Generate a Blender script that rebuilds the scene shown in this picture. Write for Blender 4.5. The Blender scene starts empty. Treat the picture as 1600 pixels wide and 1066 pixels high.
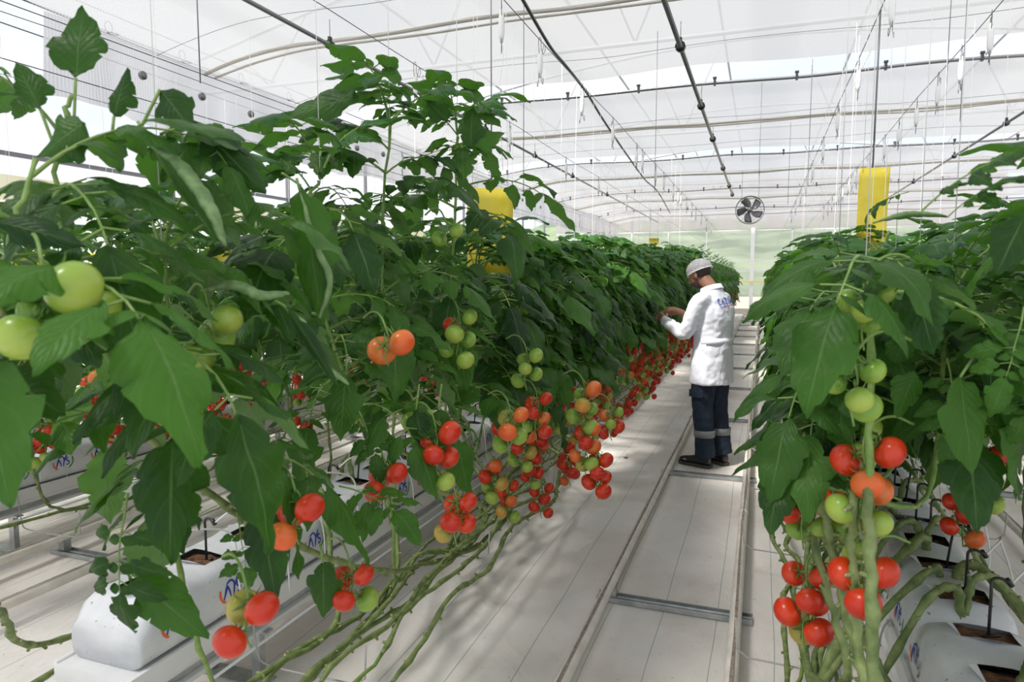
import bpy, math, random
import numpy as np
from mathutils import Vector, Matrix, Quaternion
from mathutils import noise as mnoise

# ------------------------------------------------------------------ camera, sky, sun, exposure
SC = bpy.context.scene
COL = SC.collection
PI = math.pi
FPX, HCAM = 1066.7, 1.57
PITCH = math.radians(5.249); YAW = math.radians(20.006)
cam_d = bpy.data.cameras.new('camera'); cam = bpy.data.objects.new('camera', cam_d); COL.objects.link(cam)
cam.location = (0, 0, HCAM); cam.rotation_euler = (PI / 2 - PITCH, 0, YAW)
cam_d.sensor_width = 36; cam_d.lens = 24; cam_d.clip_start = .02; cam_d.clip_end = 400
cam_d.dof.use_dof = True; cam_d.dof.focus_distance = 3.6; cam_d.dof.aperture_fstop = 5.6
SC.camera = cam
FW = Vector((-math.sin(YAW) * math.cos(PITCH), math.cos(YAW) * math.cos(PITCH), -math.sin(PITCH)))
RT = Vector((math.cos(YAW), math.sin(YAW), 0)); UP = RT.cross(FW)
def PZ(u, v, z):                                # ... and the place where that line of sight meets the height z
    r = FW + (u - 800) / FPX * RT + (533 - v) / FPX * UP; return Vector((0, 0, HCAM)) + r * ((z - HCAM) / r.z)
def P(u, v, D):                                 # the place seen at a pixel of the photograph, D metres deep
    return Vector((0, 0, HCAM)) + D * (FW + (u - 800) / FPX * RT + (533 - v) / FPX * UP)

W = bpy.data.worlds.new('overcast_sky'); SC.world = W; W.use_nodes = True
wn = W.node_tree; wn.nodes.clear()
_o = wn.nodes.new('ShaderNodeOutputWorld'); _b = wn.nodes.new('ShaderNodeBackground')
_tc = wn.nodes.new('ShaderNodeTexCoord'); _n = wn.nodes.new('ShaderNodeTexNoise'); _r = wn.nodes.new('ShaderNodeValToRGB')
_n.inputs['Scale'].default_value = 2.2; _n.inputs['Detail'].default_value = 4
_r.color_ramp.elements[0].position = .40; _r.color_ramp.elements[0].color = (.76, .83, .96, 1)
_r.color_ramp.elements[1].position = .6; _r.color_ramp.elements[1].color = (1.0, 1.0, 1.0, 1)
wn.links.new(_tc.outputs['Generated'], _n.inputs['Vector']); wn.links.new(_n.outputs['Fac'], _r.inputs['Fac'])
wn.links.new(_r.outputs['Color'], _b.inputs['Color']); wn.links.new(_b.outputs[0], _o.inputs[0])
_b.inputs['Strength'].default_value = 1.05
sun_d = bpy.data.lights.new('sun', 'SUN'); sun_d.energy = 7.5; sun_d.angle = math.radians(11); sun_d.color = (1, .96, .9)
sun = bpy.data.objects.new('sun', sun_d); COL.objects.link(sun); sun.rotation_euler = (math.radians(24), math.radians(-22), 0)
SC.view_settings.view_transform = 'Standard'; SC.view_settings.look = 'None'; SC.view_settings.gamma = 1
SC.view_settings.use_curve_mapping = False
SC.view_settings.exposure = 0.22
SC.cycles.max_bounces = 8; SC.cycles.diffuse_bounces = 4; SC.cycles.glossy_bounces = 2; SC.cycles.transmission_bounces = 4
SC.cycles.transparent_max_bounces = 12; SC.cycles.caustics_reflective = False; SC.cycles.caustics_refractive = False

# ------------------------------------------------------------------ materials
MT = {}
def mat(name, color, rough=.6, metal=0., spec=.5, build=None):
    m = bpy.data.materials.new(name); m.use_nodes = True; nt = m.node_tree
    b = nt.nodes['Principled BSDF']
    b.inputs['Base Color'].default_value = (*color, 1); b.inputs['Roughness'].default_value = rough
    b.inputs['Metallic'].default_value = metal; b.inputs['Specular IOR Level'].default_value = spec
    if build: build(nt, b)
    MT[name] = m
    return m
def N(nt, t, **kw):
    n = nt.nodes.new('ShaderNode' + t)
    for k, v in kw.items():
        if k in n.inputs.keys(): n.inputs[k].default_value = v
        else: setattr(n, k, v)
    return n
def ramp(nt, fac, stops):
    r = nt.nodes.new('ShaderNodeValToRGB'); e = r.color_ramp.elements
    while len(e) < len(stops): e.new(.5)
    for i, (p, c) in enumerate(stops): e[i].position = p; e[i].color = (*c, 1)
    nt.links.new(fac, r.inputs['Fac']); return r.outputs['Color']
def mix(nt, fac, a, b, mode='MIX'):
    m = nt.nodes.new('ShaderNodeMix'); m.data_type = 'RGBA'; m.blend_type = mode
    for s, v in ((m.inputs[0], fac), (m.inputs[6], a), (m.inputs[7], b)):
        if hasattr(v, 'links'): nt.links.new(v, s)
        elif isinstance(v, (int, float)): s.default_value = v
        else: s.default_value = (*v, 1)
    return m.outputs[2]
def noise_mat(name, c1, c2, scale=8, rough=.6, metal=0., bump=0., spec=.5, detail=4, lo=.35, hi=.65, coord='Object', stretch=(1, 1, 1)):
    def f(nt, b):
        tc = N(nt, 'TexCoord'); mp = N(nt, 'Mapping'); mp.inputs['Scale'].default_value = stretch
        nz = N(nt, 'TexNoise', Scale=scale, Detail=detail)
        nt.links.new(tc.outputs[coord], mp.inputs[0]); nt.links.new(mp.outputs[0], nz.inputs['Vector'])
        nt.links.new(ramp(nt, nz.outputs['Fac'], [(lo, c1), (hi, c2)]), b.inputs['Base Color'])
        if bump:
            bp = N(nt, 'Bump', Strength=bump, Distance=.01); nt.links.new(nz.outputs['Fac'], bp.inputs['Height'])
            nt.links.new(bp.outputs[0], b.inputs['Normal'])
    return mat(name, c1, rough, metal, spec, f)

def leaf_mat(name, top1, top2, under, trans, tfac=.3, rough=.42):
    def f(nt, b):
        uv = N(nt, 'UVMap'); sp = N(nt, 'SeparateXYZ'); nt.links.new(uv.outputs[0], sp.inputs[0])
        def M(op, *a):
            n = N(nt, 'Math'); n.operation = op
            for i, v in enumerate(a):
                if hasattr(v, 'links'): nt.links.new(v, n.inputs[i])
                else: n.inputs[i].default_value = v
            return n.outputs[0]
        t, s = sp.outputs[0], sp.outputs[1]                      # along the midrib; across -1..1
        a = M('ABSOLUTE', s)
        tcd = N(nt, 'TexCoord'); nzd = N(nt, 'TexNoise', Scale=14, Detail=1); nt.links.new(tcd.outputs['Object'], nzd.inputs['Vector'])
        mid = M('SUBTRACT', 1, M('MULTIPLY', a, 16)); mid = M('MAXIMUM', mid, 0)
        lat = M('SINE', M('ADD', M('MULTIPLY', M('SUBTRACT', t, M('MULTIPLY', a, .34)), 27), M('MULTIPLY', nzd.outputs['Fac'], 2.2)))
        latl = M('MAXIMUM', M('MULTIPLY', M('SUBTRACT', lat, .93), 9), 0)
        tc = N(nt, 'TexCoord'); nz = N(nt, 'TexNoise', Scale=60, Detail=3); nt.links.new(tc.outputs['Object'], nz.inputs['Vector'])
        nb = N(nt, 'TexNoise', Scale=9, Detail=2); nt.links.new(tc.outputs['Object'], nb.inputs['Vector'])
        oi = N(nt, 'ObjectInfo')
        v = M('ADD', M('MULTIPLY', nb.outputs['Fac'], .5), M('MULTIPLY', oi.outputs['Random'], .5))
        c = ramp(nt, v, [(.3, top1), (.7, top2)])
        vein = M('MINIMUM', M('ADD', M('MULTIPLY', mid, .55), M('MULTIPLY', latl, .16)), .7)
        c = mix(nt, vein, c, under)
        ge = N(nt, 'NewGeometry')
        c2 = mix(nt, ge.outputs['Backfacing'], c, mix(nt, v, under, tuple(x * .72 for x in under)))
        nt.links.new(c2, b.inputs['Base Color'])
        bp = N(nt, 'Bump', Strength=.42, Distance=.005)
        h = M('ADD', M('MULTIPLY', M('ABSOLUTE', lat), .30), M('MULTIPLY', nz.outputs['Fac'], 1.1)); h = M('SUBTRACT', h, M('MULTIPLY', mid, .7))
        nt.links.new(h, bp.inputs['Height']); nt.links.new(bp.outputs[0], b.inputs['Normal'])
        tr = N(nt, 'BsdfTranslucent'); tr.inputs[0].default_value = (*trans, 1); nt.links.new(bp.outputs[0], tr.inputs['Normal'])
        ms = N(nt, 'MixShader'); ms.inputs[0].default_value = tfac
        nt.links.new(b.outputs[0], ms.inputs[1]); nt.links.new(tr.outputs[0], ms.inputs[2])
        nt.links.new(ms.outputs[0], nt.nodes['Material Output'].inputs[0])
    return mat(name, top1, rough, 0, .24, f)
leaf_mat('leaf', (.009, .036, .008), (.052, .146, .017), (.16, .27, .10), (.10, .30, .02))
leaf_mat('young_leaf', (.022, .085, .020), (.045, .145, .028), (.14, .27, .08), (.10, .30, .02), .28)
noise_mat('stem', (.13, .24, .045), (.22, .33, .08), 30, .55, bump=.4)
noise_mat('vine', (.10, .15, .04), (.23, .29, .10), 22, .6, bump=.6)
noise_mat('leaf_scar', (.55, .48, .25), (.35, .30, .14), 60, .7)
def tomato_mat(name, c1, c2, c3=None):
    def f(nt, b):
        tc = N(nt, 'TexCoord'); nz = N(nt, 'TexNoise', Scale=9, Detail=2); nt.links.new(tc.outputs['Object'], nz.inputs['Vector'])
        sp = N(nt, 'SeparateXYZ'); nt.links.new(tc.outputs['Object'], sp.inputs[0])
        mr = N(nt, 'MapRange'); mr.inputs[1].default_value = -.03; mr.inputs[2].default_value = .034
        nt.links.new(sp.outputs[2], mr.inputs[0])
        ad = N(nt, 'Math'); ad.operation = 'MULTIPLY_ADD'; ad.inputs[1].default_value = .5
        nt.links.new(nz.outputs['Fac'], ad.inputs[0]); nt.links.new(mr.outputs[0], ad.inputs[2])
        c = ramp(nt, ad.outputs[0], [(.3, c1), (1.15 if c3 is None else .8, c2)] + ([(1.0, c3)] if c3 else []))
        nt.links.new(c, b.inputs['Base Color'])
        b.inputs['Coat Weight'].default_value = .12; b.inputs['Coat Roughness'].default_value = .12
    return mat(name, c1, .30, 0, .4, f)
tomato_mat('tomato_red', (.50, .016, .004), (.60, .045, .008))
tomato_mat('tomato_orange', (.72, .10, .018), (.62, .17, .03))
tomato_mat('tomato_amber', (.62, .26, .04), (.36, .34, .06))
tomato_mat('tomato_green', (.36, .46, .07), (.17, .32, .035))
MT['plastic_white'] = None
def bagf(nt, b):
    tc = N(nt, 'TexCoord'); nz = N(nt, 'TexNoise', Scale=7, Detail=5); nt.links.new(tc.outputs['Object'], nz.inputs['Vector'])
    n2 = N(nt, 'TexNoise', Scale=70, Detail=2); nt.links.new(tc.outputs['Object'], n2.inputs['Vector'])
    c = ramp(nt, nz.outputs['Fac'], [(.3, (.58, .60, .63)), (.6, (.70, .71, .73))])
    d = ramp(nt, n2.outputs['Fac'], [(.70, (0, 0, 0)), (.74, (1, 1, 1))])
    nt.links.new(mix(nt, d, c, (.25, .21, .16)), b.inputs['Base Color'])
    bp = N(nt, 'Bump', Strength=.35, Distance=.02); nt.links.new(nz.outputs['Fac'], bp.inputs['Height']); nt.links.new(bp.outputs[0], b.inputs['Normal'])
mat('bag_film', (.8, .8, .82), .38, 0, .5, bagf)
noise_mat('substrate', (.05, .025, .012), (.20, .09, .04), 45, .9, bump=.8)
noise_mat('gutter_white', (.70, .71, .72), (.80, .80, .80), 5, .35, stretch=(1, .3, 1))
noise_mat('rail_paint', (.64, .60, .53), (.78, .75, .69), 9, .4, bump=.1)
noise_mat('rail_wear', (.20, .15, .12), (.36, .29, .24), 40, .8)
noise_mat('galvanised', (.32, .34, .34), (.50, .52, .52), 14, .42, .6)
mat('dark_metal', (.06, .062, .066), .4, .7); mat('mid_metal', (.22, .22, .23), .4, .7)
mat('white_metal', (.75, .76, .78), .4); mat('black_plastic', (.012, .012, .013), .35)
mat('tube_white', (.70, .70, .68), .4); mat('tube_grey', (.40, .40, .38), .4)
mat('twine', (.80, .80, .78), .7)
noise_mat('trap_yellow', (.80, .62, .03), (.88, .72, .07), 18, .35)
mat('logo_blue', (.02, .05, .36), .5); mat('logo_orange', (.80, .16, .03), .5); mat('logo_green', (.03, .26, .06), .5)
def floorf(nt, b):
    tc = N(nt, 'TexCoord'); sp = N(nt, 'SeparateXYZ'); nt.links.new(tc.outputs['Object'], sp.inputs[0])
    nz = N(nt, 'TexNoise', Scale=.9, Detail=6, Roughness=.6); nt.links.new(tc.outputs['Object'], nz.inputs['Vector'])
    c = ramp(nt, nz.outputs['Fac'], [(.3, (.60, .545, .49)), (.5, (.74, .695, .65)), (.7, (.80, .775, .75))])
    nd = N(nt, 'TexNoise', Scale=38, Detail=3); nt.links.new(tc.outputs['Object'], nd.inputs['Vector'])
    c = mix(nt, ramp(nt, nd.outputs['Fac'], [(.66, (0, 0, 0)), (.78, (.6, .6, .6))]), c, (.36, .31, .26))
    wob = N(nt, 'TexNoise', Scale=.7, Detail=1); nt.links.new(tc.outputs['Object'], wob.inputs['Vector'])
    def M(op, *a):
        n = N(nt, 'Math'); n.operation = op
        for i, v in enumerate(a):
            if hasattr(v, 'links'): nt.links.new(v, n.inputs[i])
            else: n.inputs[i].default_value = v
        return n.outputs[0]
    x = M('ADD', sp.outputs[0], M('MULTIPLY', wob.outputs['Fac'], .05))
    m = M('ABSOLUTE', M('SUBTRACT', M('FRACT', M('MULTIPLY', x, 4.1)), .5))
    line = M('LESS_THAN', m, .0075)
    c = mix(nt, line, c, (.30, .38, .34))
    nt.links.new(c, b.inputs['Base Color'])
    nw = N(nt, 'TexNoise', Scale=3.2, Detail=4, Distortion=1.2); mp = N(nt, 'Mapping'); mp.inputs['Scale'].default_value = (1.3, .6, 1)
    nt.links.new(tc.outputs['Object'], mp.inputs[0]); nt.links.new(mp.outputs[0], nw.inputs['Vector'])
    bp = N(nt, 'Bump', Strength=.5, Distance=.05); nt.links.new(nw.outputs['Fac'], bp.inputs['Height'])
    nt.links.new(bp.outputs[0], b.inputs['Normal'])
mat('ground_cover', (.7, .7, .65), .55, 0, .4, floorf)
def clothf(tfac, tint=(.93, .94, .96), lines=260., axis=1, vary=.14):
    def f(nt, b):
        tc = N(nt, 'TexCoord'); sp = N(nt, 'SeparateXYZ'); nt.links.new(tc.outputs['Object'], sp.inputs[0])
        mu = N(nt, 'Math'); mu.operation = 'MULTIPLY'; mu.inputs[1].default_value = lines; nt.links.new(sp.outputs[axis], mu.inputs[0])
        si = N(nt, 'Math'); si.operation = 'SINE'; nt.links.new(mu.outputs[0], si.inputs[0])
        nz = N(nt, 'TexNoise', Scale=1.6, Detail=3); nt.links.new(tc.outputs['Object'], nz.inputs['Vector'])
        mp = N(nt, 'MapRange'); mp.inputs[1].default_value = -1; mp.inputs[2].default_value = 1
        mp.inputs[3].default_value = tfac - vary; mp.inputs[4].default_value = tfac + vary; nt.links.new(si.outputs[0], mp.inputs[0])
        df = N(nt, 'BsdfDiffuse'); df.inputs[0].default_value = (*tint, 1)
        tl = N(nt, 'BsdfTranslucent'); tl.inputs[0].default_value = (*tint, 1)
        tr = N(nt, 'BsdfTransparent')
        m1 = N(nt, 'MixShader'); m1.inputs[0].default_value = .55; nt.links.new(df.outputs[0], m1.inputs[1]); nt.links.new(tl.outputs[0], m1.inputs[2])
        m2 = N(nt, 'MixShader'); nt.links.new(mp.outputs[0], m2.inputs[0]); nt.links.new(m1.outputs[0], m2.inputs[1]); nt.links.new(tr.outputs[0], m2.inputs[2])
        nt.links.new(m2.outputs[0], nt.nodes['Material Output'].inputs[0])
    return f
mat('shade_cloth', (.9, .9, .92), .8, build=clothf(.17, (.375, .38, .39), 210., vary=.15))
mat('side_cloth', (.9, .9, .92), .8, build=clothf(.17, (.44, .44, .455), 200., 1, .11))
mat('cloth_seam', (.50, .47, .42), .8)
mat('truss_metal', (.42, .44, .47), .5)
noise_mat('leaf_underside', (.10, .19, .06), (.20, .31, .12), 40, .6, bump=.5)
mat('clear_film', (.9, .95, .95), .3, build=clothf(.62, (.62, .66, .66), 3., 2, .03))
mat('wall_film', (.9, .95, .95), .3, build=clothf(.30, (.95, .96, .95), 3., 2, .05))
noise_mat('hill_green', (.05, .09, .045), (.17, .22, .13), .16, .9)
noise_mat('far_soil', (.50, .36, .26), (.62, .50, .40), .4, .9)
mat('yellow_paint', (.80, .62, .05), .5); mat('concrete', (.42, .40, .37), .8)
# clothes and skin
noise_mat('coat_cotton', (.76, .77, .86), (.83, .84, .91), 14, .8, bump=.25)
noise_mat('denim_navy', (.006, .015, .034), (.013, .026, .052), 30, .85, bump=.3)
noise_mat('skin', (.36, .17, .10), (.44, .22, .14), 12, .5)
mat('beard_hair', (.085, .05, .036), .8)
mat('hair', (.035, .026, .022), .7); mat('leather_black', (.018, .018, .019), .32)
mat('sole', (.06, .058, .055), .7); mat('reflective', (.20, .21, .22), .4); mat('shirt_blue', (.03, .09, .22), .8)
def netf(nt, b):
    tc = N(nt, 'TexCoord'); vo = N(nt, 'TexVoronoi', Scale=150); nt.links.new(tc.outputs['Object'], vo.inputs['Vector'])
    r = ramp(nt, vo.outputs['Distance'], [(.3, (.30, .30, .30)), (.6, (.72, .72, .72))])
    tr = N(nt, 'BsdfTransparent'); ms = N(nt, 'MixShader'); nt.links.new(r, ms.inputs[0])
    nt.links.new(tr.outputs[0], ms.inputs[1]); nt.links.new(b.outputs[0], ms.inputs[2]); nt.links.new(ms.outputs[0], nt.nodes['Material Output'].inputs[0])
mat('net_white', (.86, .84, .86), .7, build=netf)
mat('net_band', (.86, .84, .86), .7)

# ------------------------------------------------------------------ mesh helpers
class MB:
    def __init__(s): s.v = []; s.f = []; s.m = []; s.uv = []
    def add(s, verts, faces, m=0, uv=None):
        n = len(s.v); s.v += [tuple(p) for p in verts]; s.f += [tuple(i + n for i in f) for f in faces]; s.m += [m] * len(faces)
        s.uv += (uv if uv is not None else [(.5, .6)] * len(verts))
        return s
    def box(s, c, d, m=0, rz=0.):
        x, y, z = (k / 2 for k in d); cs, sn = math.cos(rz), math.sin(rz)
        vs = [(c[0] + a * x * cs - b * y * sn, c[1] + a * x * sn + b * y * cs, c[2] + e * z) for a in (-1, 1) for b in (-1, 1) for e in (-1, 1)]
        return s.add(vs, [(0, 1, 3, 2), (4, 6, 7, 5), (0, 4, 5, 1), (2, 3, 7, 6), (0, 2, 6, 4), (1, 5, 7, 3)], m)
    def tube(s, pts, r, n=8, m=0, cap=True, closed=False):
        pts = [Vector(p) for p in pts]; k = len(pts)
        rr = r if hasattr(r, '__len__') else [r] * k
        if closed: tan = [(pts[(i + 1) % k] - pts[i - 1]).normalized() for i in range(k)]
        else: tan = [(pts[min(i + 1, k - 1)] - pts[max(i - 1, 0)]).normalized() for i in range(k)]
        a = Vector((0, 0, 1)) if abs(tan[0].z) < .9 else Vector((1, 0, 0)); nn = tan[0].cross(a).normalized()
        vs = []
        for i in range(k):
            nn = (nn - tan[i] * nn.dot(tan[i])).normalized(); bb = tan[i].cross(nn); q = rr[i]
            qa, qb = q if hasattr(q, '__len__') else (q, q)
            for j in range(n):
                t = 2 * PI * j / n; vs.append(pts[i] + nn * (qa * math.cos(t)) + bb * (qb * math.sin(t)))
        fs = [(i * n + j, i * n + (j + 1) % n, (i + 1) % k * n + (j + 1) % n, (i + 1) % k * n + j) for i in range(k if closed else k - 1) for j in range(n)]
        if cap and not closed: fs += [tuple(range(n))[::-1], tuple(range((k - 1) * n, k * n))]
        return s.add(vs, fs, m)
    def loft(s, rings, m=0, cap=True):
        n = len(rings[0]); vs = [p for r in rings for p in r]; k = len(rings)
        fs = [(i * n + j, i * n + (j + 1) % n, (i + 1) * n + (j + 1) % n, (i + 1) * n + j) for i in range(k - 1) for j in range(n)]
        if cap: fs += [tuple(range(n))[::-1], tuple(range((k - 1) * n, k * n))]
        return s.add(vs, fs, m)
    def ball(s, c, r, m=0, n=12, rings=8, rot=None):
        r = r if hasattr(r, '__len__') else (r, r, r); vs = []
        R = rot or Matrix.Identity(3); c = Vector(c)
        for i in range(rings + 1):
            a = PI * i / rings
            for j in range(n):
                b = 2 * PI * j / n
                vs.append(c + R @ Vector((r[0] * math.sin(a) * math.cos(b), r[1] * math.sin(a) * math.sin(b), r[2] * math.cos(a))))
        fs = [(i * n + j, (i + 1) * n + j, (i + 1) * n + (j + 1) % n, i * n + (j + 1) % n) for i in range(rings) for j in range(n)]
        return s.add(vs, fs, m)
    def mesh(s, name, mats, smooth=True):
        me = bpy.data.meshes.new(name); me.from_pydata(s.v, [], s.f)
        for x in (mats if isinstance(mats, (list, tuple)) else [mats]): me.materials.append(MT[x])
        me.polygons.foreach_set('material_index', s.m); me.polygons.foreach_set('use_smooth', [smooth] * len(s.f))
        ul = me.uv_layers.new(name='UVMap'); li = np.empty(len(me.loops), dtype=np.int32); me.loops.foreach_get('vertex_index', li)
        ul.data.foreach_set('uv', np.array(s.uv, dtype=np.float32)[li].ravel()); me.update()
        return me
    def obj(s, name, mats, parent=None, smooth=True, loc=None):
        return link(name, s.mesh(name, mats, smooth), parent, loc)
KIDS = {}
def link(name, data, parent=None, loc=None):
    o = bpy.data.objects.new(name, data); COL.objects.link(o)
    if parent is not None: o.parent = parent; KIDS.setdefault(parent.name, []).append(o)
    if loc is not None: o.location = loc
    return o
def tag(o, label=None, cat=None, group=None, kind=None):
    for k, v in (('label', label), ('category', cat), ('group', group), ('kind', kind)):
        if v: o[k] = v
    return o
def thing(name, label, cat, loc=(0, 0, 0), group=None, rz=0.):
    o = link(name, None, None, loc); o.rotation_euler = (0, 0, rz); o.empty_display_size = .1
    return tag(o, label, cat, group)
def copy_tree(o, par=None):
    c = o.copy(); COL.objects.link(c); c.parent = par
    if par is not None: KIDS.setdefault(par.name, []).append(c)
    for ch in list(KIDS.get(o.name, ())): copy_tree(ch, c)
    return c
def dup(root, loc, label=None, rz=None, group=None):
    r = copy_tree(root); r.location = loc
    if rz is not None: r.rotation_euler = (0, 0, rz)
    if label: r['label'] = label
    if group: r['group'] = group
    return r
def spline(pts, seg=6):
    pts = [Vector(p) for p in pts]; q = [pts[0] * 2 - pts[1]] + pts + [pts[-1] * 2 - pts[-2]]; out = []
    for i in range(1, len(q) - 2):
        a, b, c, d = q[i - 1:i + 3]
        for k in range(seg):
            t = k / seg; out.append(.5 * ((2 * b) + (c - a) * t + (2 * a - 5 * b + 4 * c - d) * t * t + (3 * b - a - 3 * c + d) * t ** 3))
    return out + [pts[-1]]
ONES = ['', 'first', 'second', 'third', 'fourth', 'fifth', 'sixth', 'seventh', 'eighth', 'ninth', 'tenth', 'eleventh', 'twelfth', 'thirteenth', 'fourteenth', 'fifteenth', 'sixteenth', 'seventeenth', 'eighteenth', 'nineteenth']
TENS = {2: 'twent', 3: 'thirt', 4: 'fort', 5: 'fift', 6: 'sixt'}
def nth(n):
    if n < 20: return ONES[n]
    return TENS[n // 10] + ('ieth' if n % 10 == 0 else 'y-' + ONES[n % 10])

# ------------------------------------------------------------------ the setting
RNG = random.Random(7)
fl = MB().add([(-9.5, -1, 0), (9, -1, 0), (9, 32.6, 0), (-9.5, 32.6, 0)], [(0, 1, 2, 3)]).obj('floor', 'ground_cover', smooth=False); tag(fl, kind='structure')
g = MB().add([(-60, 32.6, -.02), (60, 32.6, -.02), (60, 160, -.02), (-60, 160, -.02)], [(0, 1, 2, 3)]).obj('ground', 'far_soil', smooth=False); tag(g, kind='structure')
hv = []; nx, ny = 60, 14
for j in range(ny + 1):
    for i in range(nx + 1):
        x = -60 + 120 * i / nx; y = 62 + 60 * j / ny
        hv.append((x, y, -.1 + max(0, 11 * (j / ny) ** .8 * (1 + .35 * mnoise.noise(Vector((x * .05, y * .03, 0)))) + (.9 * mnoise.noise(Vector((x * .5, y * .5, 3))) if j else 0))))
h = MB().add(hv, [(j * (nx + 1) + i, j * (nx + 1) + i + 1, (j + 1) * (nx + 1) + i + 1, (j + 1) * (nx + 1) + i) for j in range(ny) for i in range(nx)]).obj('hill', 'hill_green'); tag(h, kind='structure')
def sheet(name, mat_, x0, x1, y0, y1, zf, nx=40, ny=10, parent=None):
    vs = []
    for j in range(ny + 1):
        for i in range(nx + 1):
            x = x0 + (x1 - x0) * i / nx; y = y0 + (y1 - y0) * j / ny; vs.append(zf(x, y))
    return MB().add(vs, [(j * (nx + 1) + i, j * (nx + 1) + i + 1, (j + 1) * (nx + 1) + i + 1, (j + 1) * (nx + 1) + i) for j in range(ny) for i in range(nx)]).obj(name, mat_, parent)
wb = sheet('wall_back', ['clear_film'], -9.5, 9, 0, 1, lambda x, y: (x, 32.5, y * 3.75), 20, 2); tag(wb, kind='structure')
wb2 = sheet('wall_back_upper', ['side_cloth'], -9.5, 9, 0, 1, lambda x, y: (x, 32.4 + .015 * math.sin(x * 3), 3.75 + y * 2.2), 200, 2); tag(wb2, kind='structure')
m = MB()
for x in [-7.5, -5.8, -4.1, -2.4, 1.2, 2.9, 4.6, 6.3]: m.box((x, 32.45, 2.4), (.05, .05, 4.8))
m.box((-.42, 32.4, 1.9), (.16, .08, 3.8))
for z in (.9, 1.9, 2.35, 3.7): m.box((-.25, 32.44, z), (18.5, .03, .035))
t = m.obj('trim_1', 'white_metal', smooth=False); tag(t, kind='structure')
t = MB().box((-.25, 32.3, 1.42), (18.5, .04, .05)).obj('trim_2', ['yellow_paint'], smooth=False); tag(t, kind='structure')
t = MB().box((-.25, 31.9, .12), (18.5, .3, .24)).obj('trim_3', 'concrete', smooth=False); tag(t, kind='structure')
for nm, X in (('wall_left', -9.4), ('wall_right', 8.9)):
    w_ = sheet(nm, ['wall_film'], 0, 1, -1, 32.5, lambda x, y: (X, y, x * 3.2), 2, 20); tag(w_, kind='structure')
m = MB()
for y in range(0, 33, 3): m.box((-9.35, y, 2.2), (.06, .06, 4.4))
m.box((-9.34, 15.5, 3.2), (.05, 33, .06)).box((-9.34, 15.5, 2.2), (.05, 33, .03))
t = m.obj('trim_4', 'mid_metal', smooth=False); tag(t, kind='structure')
t = MB().box((-9.3, 15.5, 2.75), (.03, 33, .34)).obj('trim_5', noise_mat('pale_panel', (.78, .74, .50), (.84, .80, .60), 2, .6).name, smooth=False); tag(t, kind='structure')

# roof members above the screens, seen in the open slots
def bars(lst, r, m): 
    mb = MB()
    for a, b in lst: mb.tube([a, b], r, 6)
    return mb, m
rt0 = None
for k, y in enumerate((9.6, 15.7, 21.8, 27.8)):
    t = thing('roof_truss', f'pale steel roof truss above the {nth(k + 1)} open slot between the white screens', 'roof truss', (0, y, 0), 'roof trusses over the screens')
    mb = MB(); mb.tube([(-9.3, 0, 4.75), (8.9, 0, 4.75)], .03, 8); mb.obj('lower_chord', 'truss_metal', t)
    arch = [(x, 0, 5.1 + 1.5 * math.cos((x + .2) / 9.2 * 1.45)) for x in np.linspace(-9.3, 8.9, 25)]
    MB().tube(arch, .03, 8).obj('upper_chord', 'truss_metal', t)
    for i in range(1, 24, 2):
        z = arch[i][2]; x = arch[i][0]
        MB().tube([(x, 0, z), (x + (.76 if i % 4 == 1 else -.76), 0, 4.75)], .016, 6).obj('web_bar', 'truss_metal', t)
for k, x in enumerate((-6, -3.4, -.9, 1.7, 4.3, 6.9)):
    t = MB().tube([(x, 2, 5.15 + 1.5 * math.cos((x + .2) / 9.2 * 1.45)), (x, 32.4, 5.15 + 1.5 * math.cos((x + .2) / 9.2 * 1.45))], .025, 8).obj('roof_purlin', 'truss_metal')
    tag(t, f'white roof purlin running lengthwise above the screens, {nth(k + 1)} from the sidewall of the hanging curtain', 'purlin', 'roof purlins')

def zs(x, y, y0, y1):
    q = (y - y0) / (y1 - y0)
    z = 4.3 - .05 * math.sin(PI * q) + .015 * math.sin(x * 2.1 + y) + .02 * mnoise.noise(Vector((x * .8, y * .8, 1)))
    if x < -4.9: z -= .20 * ((-4.9 - x) / 1.5) ** 1.7
    return z
scr = [(-3.0, 3.55, .6), (4.35, 9.42, 6.75), (10.2, 15.5, 12.5), (16.15, 21.5, 18.4), (22.1, 27.3, 24.2), (28.0, 32.1, 30.2)]
for k, (y0, y1, ys) in enumerate(scr):
    t = thing('shade_screen', f'white knitted shade screen stretched overhead, {nth(k + 1)} from the camera', 'shade screen', (0, 0, 0), 'shade screens under the roof')
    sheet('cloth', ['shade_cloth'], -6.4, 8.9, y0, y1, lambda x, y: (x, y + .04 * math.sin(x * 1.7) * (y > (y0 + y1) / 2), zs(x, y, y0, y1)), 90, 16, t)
    xs = list(np.linspace(-6.4, 8.9, 70))
    for dy in (0, .16):
        MB().tube([(x, ys + dy + .03 * math.sin(x * 2.3 + dy * 9), zs(x, ys + dy, y0, y1) - .02) for x in xs], (.022 if dy == 0 else .014), 6).obj('seam', 'cloth_seam', t)
    if k:
        MB().tube([(x, y0, zs(x, y0, y0, y1) - .02) for x in xs], .022, 6).obj('edge_tube', 'mid_metal', t)
        for i in range(14):
            x = -6 + i * 1.06; z = zs(x, y0, y0, y1)
            MB().box((x, y0, z - .01), (.03, .05, .09)).box((x, y0 - .01, z + .045), (.05, .04, .025)).obj('clip', 'dark_metal', t, False)
    for i in range(2):
        ww = y1 - (1.0 + i * 2.4)
        MB().tube([(x, ww, zs(x, ww, y0, y1) - .012) for x in xs], .003, 4).obj('support_wire', 'mid_metal', t)

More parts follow.
